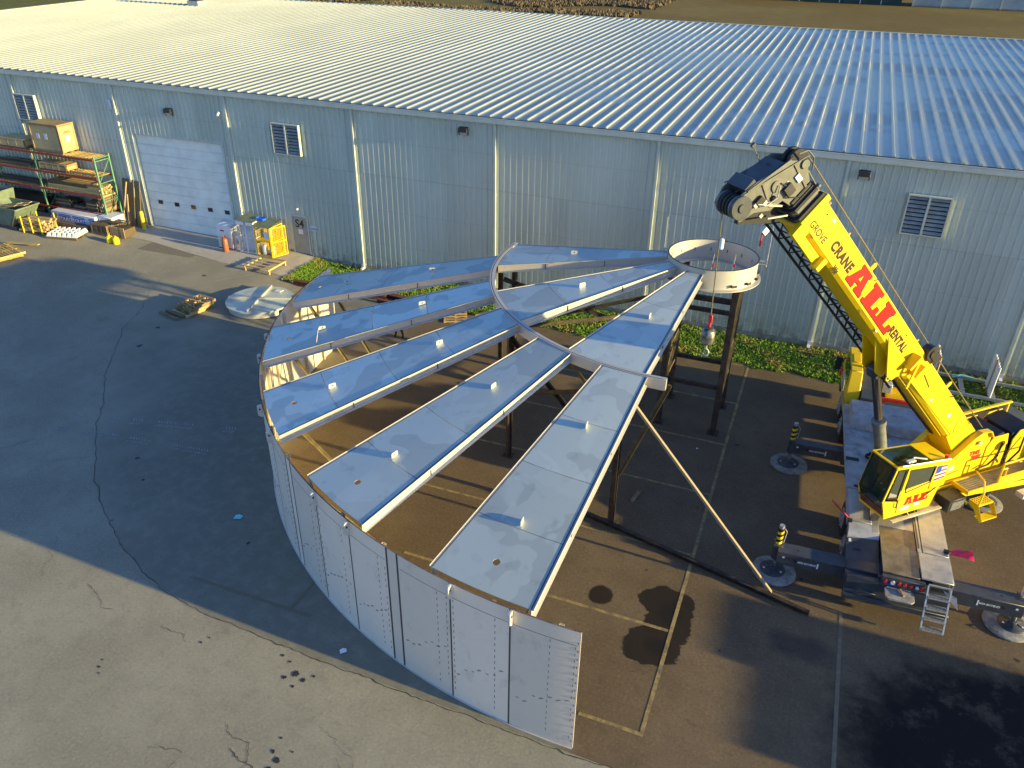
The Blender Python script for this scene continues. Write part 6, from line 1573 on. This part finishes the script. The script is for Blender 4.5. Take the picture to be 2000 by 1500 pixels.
# ---------------- boom
EL=45.6
FW=(27.56477,-10.55428,3.0)
BM=Matrix.Translation(FW)@Matrix.Rotation(R(-136),4,'Z')@Matrix.Rotation(R(-EL),4,'Y')
bb=lambda name,mat,fn,parent=None,bevel=0.0,sharp=35: cb(name,mat,fn,parent,bevel,BM,sharp)
def sect(q,s0,s1,hy,zt,zb,ch=.10):
    P=[(hy-.02,zt),(hy,zt-.02),(hy,zb+ch),(hy-ch*.75,zb+.01),(hy-ch*1.6,zb),(-hy+ch*1.6,zb),(-hy+ch*.75,zb+.01),(-hy,zb+ch),(-hy,zt-.02),(-hy+.02,zt)]
    n=len(P); vs=[(s0,y,z) for y,z in P]+[(s1,y,z) for y,z in P]
    q.add(vs,[tuple(range(n)),tuple(range(2*n-1,n-1,-1))]+[(i,i+n,(i+1)%n+n,(i+1)%n) for i in range(n)])
BO=bb('boom_base_section','cy',lambda q:sect(q,-.35,11.25,.425,.14,-.66),None,0,25)
bb('boom_foot_gusset','cy',lambda q:(q.add([(-.35,.44,.14),(.9,.44,.14),(1.3,.44,-.66),(-.35,.44,-.9),(-.35,-.44,.14),(.9,-.44,.14),(1.3,-.44,-.66),(-.35,-.44,-.9)],[(3,2,1,0),(4,5,6,7),(3,7,6,2)])),BO)
bb('reinforcing_plate','cy',lambda q:(sect(q,.6,5.0,.432,.05,-.70,.10)),BO,0,25)
bb('edge_rail','cy',lambda q:(q.bar((.9,.44,-.50),(4.6,.44,-.60),.02,.03),q.bar((1.2,.30,-.72),(4.8,.30,-.72),.03,.04)),BO)
bb('boom_collar','cy',lambda q:(sect(q,11.25,11.42,.50,.22,-.74),),BO,.01,25)
bb('collar_lug','cy',lambda q:(q.box(11.1,11.42,.40,.56,-.95,-.62),q.box(10.2,11.2,.40,.47,-.92,-.70),q.box(10.1,10.25,.40,.62,-.98,-.66)),BO,.01)
SG=bb('boom_inner_section','chead',lambda q:(sect(q,11.42,11.70,.385,.10,-.62),),None,0,25)
bb('wear_ring','black',lambda q:(sect(q,11.43,11.51,.46,.17,-.70),sect(q,11.64,11.72,.41,.13,-.65)),SG,.006,25)
S2=bb('boom_inner_section','chead',lambda q:(sect(q,11.70,11.90,.345,.07,-.58),),None,0,25)
bb('wear_ring','black',lambda q:(sect(q,11.77,11.81,.375,.10,-.61),sect(q,11.85,11.91,.37,.09,-.60)),S2,.006,25)
S3=bb('boom_tip_section','chead',lambda q:(sect(q,11.9,12.2,.30,.04,-.54),),None,0,25)
BHM=BM@Matrix.Translation((-.45,0,0))
bh=lambda name,mat,fn,parent=None,bevel=0.0,sharp=35: cb(name,mat,fn,parent,bevel,BHM,sharp)
HP=[(12.30,.06),(12.62,.20),(12.88,.22),(13.12,.02),(13.22,-.35),(13.40,-.80),(13.48,-1.22),(13.36,-1.58),(13.02,-1.62),(12.90,-1.25),(12.62,-.95),(12.55,-.62),(12.30,-.55)]
HD=bh('boom_head','chead',lambda q:(q.xzprism(HP,.30,.34),q.xzprism(HP,-.34,-.30)),None,.008)
bh('head_stiffener','chead',lambda q:(q.bar((12.35,.35,-.05),(13.0,.35,.02),.03,.05),q.bar((12.7,.35,-.9),(13.3,.35,-.75),.03,.05),q.bar((13.15,.35,.0),(13.42,.35,-1.1),.03,.05),q.tube((12.80,.34,.20),(12.80,.38,.20),.10,14),q.tube((12.95,.34,-.55),(12.95,.37,-.55),.13,18)),HD)
bh('control_box','blackp',lambda q:(q.box(12.55,12.80,.345,.43,-.50,-.28),q.box(12.95,13.12,.345,.42,-1.12,-.92),q.box(12.75,12.85,.345,.40,-.82,-.70)),HD,.008)
bh('head_cover','cgrey',lambda q:(q.add([(12.75,-.30,.05),(12.75,.30,.05),(13.20,.30,-.12),(13.20,-.30,-.12),(13.36,.30,-.82),(13.36,-.30,-.82)],[(0,1,2,3),(3,2,4,5)]),),HD)
bh('head_box','cgrey',lambda q:(q.box(13.22,13.50,-.31,.31,-1.12,-.82)),HD,.01)
bh('cover_hole','print',lambda q:(q.M.__class__ and q.add([(13.245+.05*math.sin(a*.63)*.24,.0+.09*math.cos(a*.63),-.36+.09*math.sin(a*.63)) for a in range(10)],[tuple(range(10))])),HD)
for y in (-.22,-.11,0,.11,.22):
    bh('lower_sheave','black' if abs(y)<.2 else 'chead',lambda q:(q.tube((13.22,y-.035,-1.40),(13.22,y+.035,-1.40),.255,24)),HD,.01,45)
for y in (-.08,.10):
    bh('upper_sheave','black',lambda q:(q.tube((12.80,y-.04,.20),(12.80,y+.04,.20),.27,24)),HD,.01,45)
bh('end_sheave','cgrey',lambda q:(q.tube((13.30,.36,-1.42),(13.30,.43,-1.42),.26,24),q.tube((13.30,.43,-1.42),(13.30,.46,-1.42),.10,12)),HD,.012,45)
bh('sheave_guard','chead',lambda q:(q.path([(12.55,.36,.25),(12.75,.36,.42),(13.0,.36,.40),(13.12,.36,.2)],.02,6),q.bar((12.9,.36,.35),(13.45,.36,-1.2),.02,.02),q.bar((12.6,-.36,.4),(13.5,-.36,-1.15),.02,.02)),HD)
bh('rope_guide','chead',lambda q:(q.box(11.55,12.05,.26,.34,.10,.16),q.box(11.7,12.25,.05,.12,.08,.14),q.tube((11.55,.25,.17),(11.55,.38,.17),.05,8),q.tube((12.1,-.3,.2),(12.1,.38,.2),.04,8),q.bar((11.5,.3,.14),(12.6,.3,.2),.03,.03)),HD,.004)
bh('head_fittings','zinc',lambda q:(q.bar((12.5,.37,-.7),(12.9,.39,-1.0),.04,.04),q.bar((12.2,.37,-.72),(12.55,.37,-1.1),.035,.035),q.cbox(12.9,.37,-.95,.12,.05,.1),q.cbox(12.75,.37,-1.18,.08,.06,.08),q.cbox(13.05,.38,-1.15,.1,.05,.08),q.path([(12.95,.4,-.5),(12.8,.44,-.7),(12.85,.42,-.95),(13.05,.42,-1.1)],.014,5)),HD)
bh('hose_reel_cable','black',lambda q:(q.path([(12.3,.36,-.3),(12.55,.42,-.5),(12.7,.40,-.35),(12.95,.38,-.45)],.016,5),q.bar((12.2,.0,-.75),(12.95,.0,-1.4),.5,.12,(0,1,0))),HD)
bh('data_plate','white',lambda q:(q.add([(12.60,.345,-.28),(12.60,.345,-.50),(12.82,.345,-.50),(12.82,.345,-.28)],[(0,1,2,3)]),q.cbox(12.68,.36,-.08,.18,.04,.12)),HD)
bh('wind_sensor','cgrey',lambda q:(q.bar((13.25,-.3,-.3),(13.60,-.36,-.2),.02,.02),q.cbox(13.6,-.36,-.2,.07,.07,.1)),HD)
bh('two_block_switch','white',lambda q:(q.cbox(12.45,.46,-1.33,.14,.1,.14),),HD,.006)
# lugs and brackets along the boom
for s_,z_,l_ in ((8.35,.14,.32),(2.6,.14,.32),(11.0,.14,.1),(9.9,.14,.12),(5.3,.14,.10)):
    bb('rope_keeper','cy',lambda q:(q.xzprism([(s_-.05,z_-.02),(s_+.05,z_-.02),(s_+.06,z_+l_*.8),(s_,z_+l_),(s_-.06,z_+l_*.8)],.12,.15) if l_>.2 else q.bar((s_,.3,z_),(s_,.3,z_+.1),.03,.03),),BO)
bb('cylinder_bracket','cy',lambda q:(q.xzprism([(6.55,-.62),(5.05,-.62),(5.25,-1.12),(5.55,-1.15)],.20,.24),q.xzprism([(6.55,-.62),(5.05,-.62),(5.25,-1.12),(5.55,-1.15)],-.24,-.20)),BO,.008)
bb('jib_bracket','cy',lambda q:(q.xzprism([(6.45,-.45),(5.0,-.40),(5.15,-1.02),(5.42,-1.05)],.45,.49),q.box(5.15,5.25,.43,.72,-.55,-.10),q.box(4.70,4.80,.43,.70,-.52,-.15),q.bar((5.2,.70,-.12),(4.75,.70,-.9),.04,.08),q.bar((5.35,.48,-1.0),(4.8,.48,-.55),.04,.06)),BO,.008)
bb('bracket_ring','cy',lambda q:[q.tube((5.30+.07*math.cos(a*.7),.47,-1.05+.07*math.sin(a*.7)),(5.30+.07*math.cos(a*.7+.7),.47,-1.05+.07*math.sin(a*.7+.7)),.02,6) for a in range(9)],BO)
bb('hose_reel','blackp',lambda q:(q.tube((4.66,.25,.27),(4.66,.50,.27),.22,20),q.box(4.30,4.58,.32,.52,.15,.42),q.tube((4.66,.5,.27),(4.66,.53,.27),.12,14)),BO,.01,45)
for s_ in (5.85,5.60):
    bb('flood_light','lens',lambda q:(q.box(s_-.10,s_+.10,-.44,-.28,-.86,-.74)),BO,.01)
bb('painted_arc','clet',lambda q:([q.bar((3.95+.30*math.cos(a*.3),.4262,-.25+.30*math.sin(a*.3)),(3.95+.30*math.cos(a*.3+.3),.4262,-.25+.30*math.sin(a*.3+.3)),.003,.006,(1,0,0)) for a in range(8)],q.bar((4.2,.434,-.20),(3.65,.434,-.28),.012,.03)),BO)
bb('wiring','clet',lambda q:(q.path([(.9,.436,-.60),(1.3,.436,-.35),(1.5,.43,.02),(1.2,.43,.13)],.006,5),q.path([(.55,.44,.10),(1.2,.44,.12)],.006,4),q.bar((2.9,.436,-.18),(2.55,.436,.12),.004,.010)),BO)
bb('bolt_head','clet',lambda q:[q.tube((a,.425,b),(a,.434,b),.022,8) for a,b in ((8.95,.05),(7.05,-.02),(2.35,-.02),(5.95,-.02),(10.95,-.02),(7.12,-.06))],BO)
# lettering on the boom
def btext(name,txt,size,s,z,mat,sx=1.0,off=.0,ext=.0015):
    return font(name,txt,size,BM@Matrix.Translation((s,.427,z))@TXT,mat,BO,ext,off,sx,align='CENTER',sp=1.0+off*7)
btext('maker_lettering','GROVE',.235,10.78,-.40,M['clet'],.92,.003)
btext('small_lettering','Crane',.09,10.88,-.565,M['clet'],1.0)
btext('hire_lettering','CRANE',.32,9.68,-.27,M['clet'],.92,.018)
btext('hire_lettering','RENTAL',.30,6.10,-.27,M['clet'],.88,.016)
btext('animal_mark','Wy',.18,9.55,-.56,M['clet'],.8,.012); btext('animal_mark','~n',.2,7.02,-.03,M['clet'],1.0,.012)
bb('pin_line','clet',lambda q:(q.box(9.05,10.25,.4255,.4275,-.102,-.094),q.box(9.25,10.35,.4255,.4275,-.452,-.444),q.box(5.45,6.75,.4255,.4275,-.102,-.094),q.box(5.45,6.8,.4255,.4275,-.432,-.424)),BO)
FL=BM@Matrix.Translation((9.12,.4275,-.48))@TXT
letters([('A',0),('L',.90),('L',1.70)],FL,.56,.80,.000,.003,'clet','letter_shadow',BO,.022)
letters([('A',0),('L',.90),('L',1.70)],FL,.56,.80,.004,.007,'cred','letter',BO)
# lift cylinder
def upt(v): return UP@Vector(v)
bj=BM@Vector((5.35,0,-1.0)); cbm=UP@Vector((.55,0,1.95)); dv=(bj-cbm)
mid_=cbm+dv*.56
q=MB(); q.tube(cbm,mid_,.175,24); q.tube(mid_-dv.normalized()*.12,mid_+dv.normalized()*.03,.20,24); LC=build(q,'lift_cylinder',M['cmid'],CR,sharp=45)
q=MB(); q.tube(mid_,bj,.115,24); build(q,'cylinder_rod',M['chrome'],LC,sharp=45)
q=MB(); q.bar(bj-Vector((.0,.0,.0))-dv.normalized()*.25,bj+dv.normalized()*.1,.34,.34); build(q,'rod_eye',M['cgrey'],LC,.03)
ub('cylinder_foot','cy',lambda q:(q.xzprism([(1.0,1.8),(.75,2.15),(.35,2.15),(.0,1.8)],.20,.25),q.xzprism([(1.0,1.8),(.75,2.15),(.35,2.15),(.0,1.8)],-.25,-.20)))
# lattice jib folded along the far side of the boom
JB=bb('lattice_jib','blackp',lambda q:(q.tube((3.5,-.52,-.50),(11.9,-.50,-.60),.035,8),q.tube((3.5,-.70,-.60),(11.8,-.70,-.70),.035,8),q.tube((3.5,-.56,-.82),(11.9,-.55,-.90),.035,8)))
def lac(q):
    s=3.6;k=0
    while s<11.5:
        A=(s,-.52,-.55);B=(s+.28,-.695,-.66);C_=(s+.28,-.555,-.87)
        for a,b_ in ((A,B),(A,C_),(B,C_),(B,(s+.56,-.52,-.55)),(C_,(s+.56,-.52,-.55))): q.tube(a,b_,.018,5)
        s+=.56
bb('lacing','blackp',lac,JB)
bb('small_labels','white',lambda q:(q.box(1.9,2.05,.434,.437,-.30,-.20),q.box(10.6,10.72,.4255,.4285,.0,.06),q.box(3.1,3.2,.434,.437,-.45,-.38),q.box(6.9,7.0,.4255,.4285,-.60,-.55)),BO)
bb('grease_streaks','clet',lambda q:[q.bar((s_,.4262,z_),(s_-l_,.4262,z_-.02),.002,w_,(0,0,1)) for s_,z_,l_,w_ in ((8.3,.10,.02,.14),(2.55,.10,.02,.12),(11.15,-.1,.25,.006),(4.9,-.58,.4,.012),(1.4,-.52,.5,.010),(7.9,-.575,.3,.008))],BO)
bb('hose_bundle','black',lambda q:(q.path([(1.0,-.2,-.74),(3.0,-.22,-.76),(5.0,-.2,-.74)],.03,6),q.path([(1.0,-.12,-.74),(3.0,-.12,-.78),(5.0,-.1,-.74)],.02,6)),BO)
bb('jib_hanger','cy',lambda q:(q.box(9.5,9.6,-.7,-.42,-.6,-.3),q.box(5.0,5.1,-.7,-.42,-.6,-.3)),BO)
# ropes
drum_top=UP@Vector((-3.15,0,2.93)); us=BHM@Vector((12.80,.05,.47)); rk=BM@Vector((6.5,.1,.36))
q=MB(); q.tube(drum_top,us,.016,6); build(q,'hoist_rope',M['rope'],CR)
dr_=BHM@Vector((13.45,-.05,-1.45)); hx,hy=dr_.x+.10,dr_.y
q=MB(); q.tube(us,BHM@Vector((13.42,.05,-1.2)),.012,6); q.tube((dr_.x,dr_.y,dr_.z),(hx,hy,8.55),.015,6); build(q,'hoist_rope',M['rope'],CR)
q=MB(); q.M=TR(hx-.01,hy,0); q.lathe([(0,10.18),(.05,10.18),(.055,10.30),(.05,10.40),(0,10.42)],12); build(q,'rope_weight',M['white'],CR,sharp=50)
zc=10.3
while zc<11.2:
    q=MB(); q.bar((hx+.03,hy,zc),(hx+.03,hy,zc+.05),.022,.012); build(q,'chain_link',M['zinc'],CR); zc+=.06
q=MB(); q.M=TR(); 
for k,(z_,a) in enumerate(((-.0,0),)):
    p=BHM@Vector((12.45,.46,-1.40)); q.tube(p,p-Vector((0,0,.16)),.02,6); q.cbox(p.x,p.y,p.z-.22,.05,.05,.12)
build(q,'warning_tag',M['printred'],CR)
# hook ball
M['ballm']=simple('worn_silver',(.22,.21,.18),.4,.6,.35,9)
HB=root('hoist_hook',(hx,hy,7.75),0,'silver headache ball with red swivel and small hook hanging from the crane rope','crane hook')
q=MB(); q.M=TR(hx,hy,0); q.lathe([(0,8.26),(.10,8.26),(.155,8.20),(.160,7.95),(.135,7.88),(.05,7.84),(0,7.84)],24); build(q,'ball',M['ballm'],HB,sharp=50)
q=MB(); q.M=TR(hx,hy,0); q.lathe([(.04,8.27),(.105,8.265),(.11,8.285),(.0,8.30)],20); build(q,'top_plate',M['cgrey'],HB)
q=MB(); q.M=TR(hx,hy,0); q.cbox(0,0,8.50,.09,.06,.20); q.lathe([(0,8.28),(.035,8.30),(.03,8.42),(0,8.42)],10); build(q,'swivel',M['printred'],HB,.01)
q=MB(); q.path([(hx,hy,7.84),(hx,hy,7.74),(hx+.05,hy,7.70),(hx+.07,hy,7.64),(hx+.04,hy,7.57),(hx-.02,hy,7.56),(hx-.06,hy,7.61)],.022,8); q.bar((hx-.05,hy,7.62),(hx+.0,hy,7.74),.015,.02); build(q,'hook',M['zinc'],HB,sharp=50)
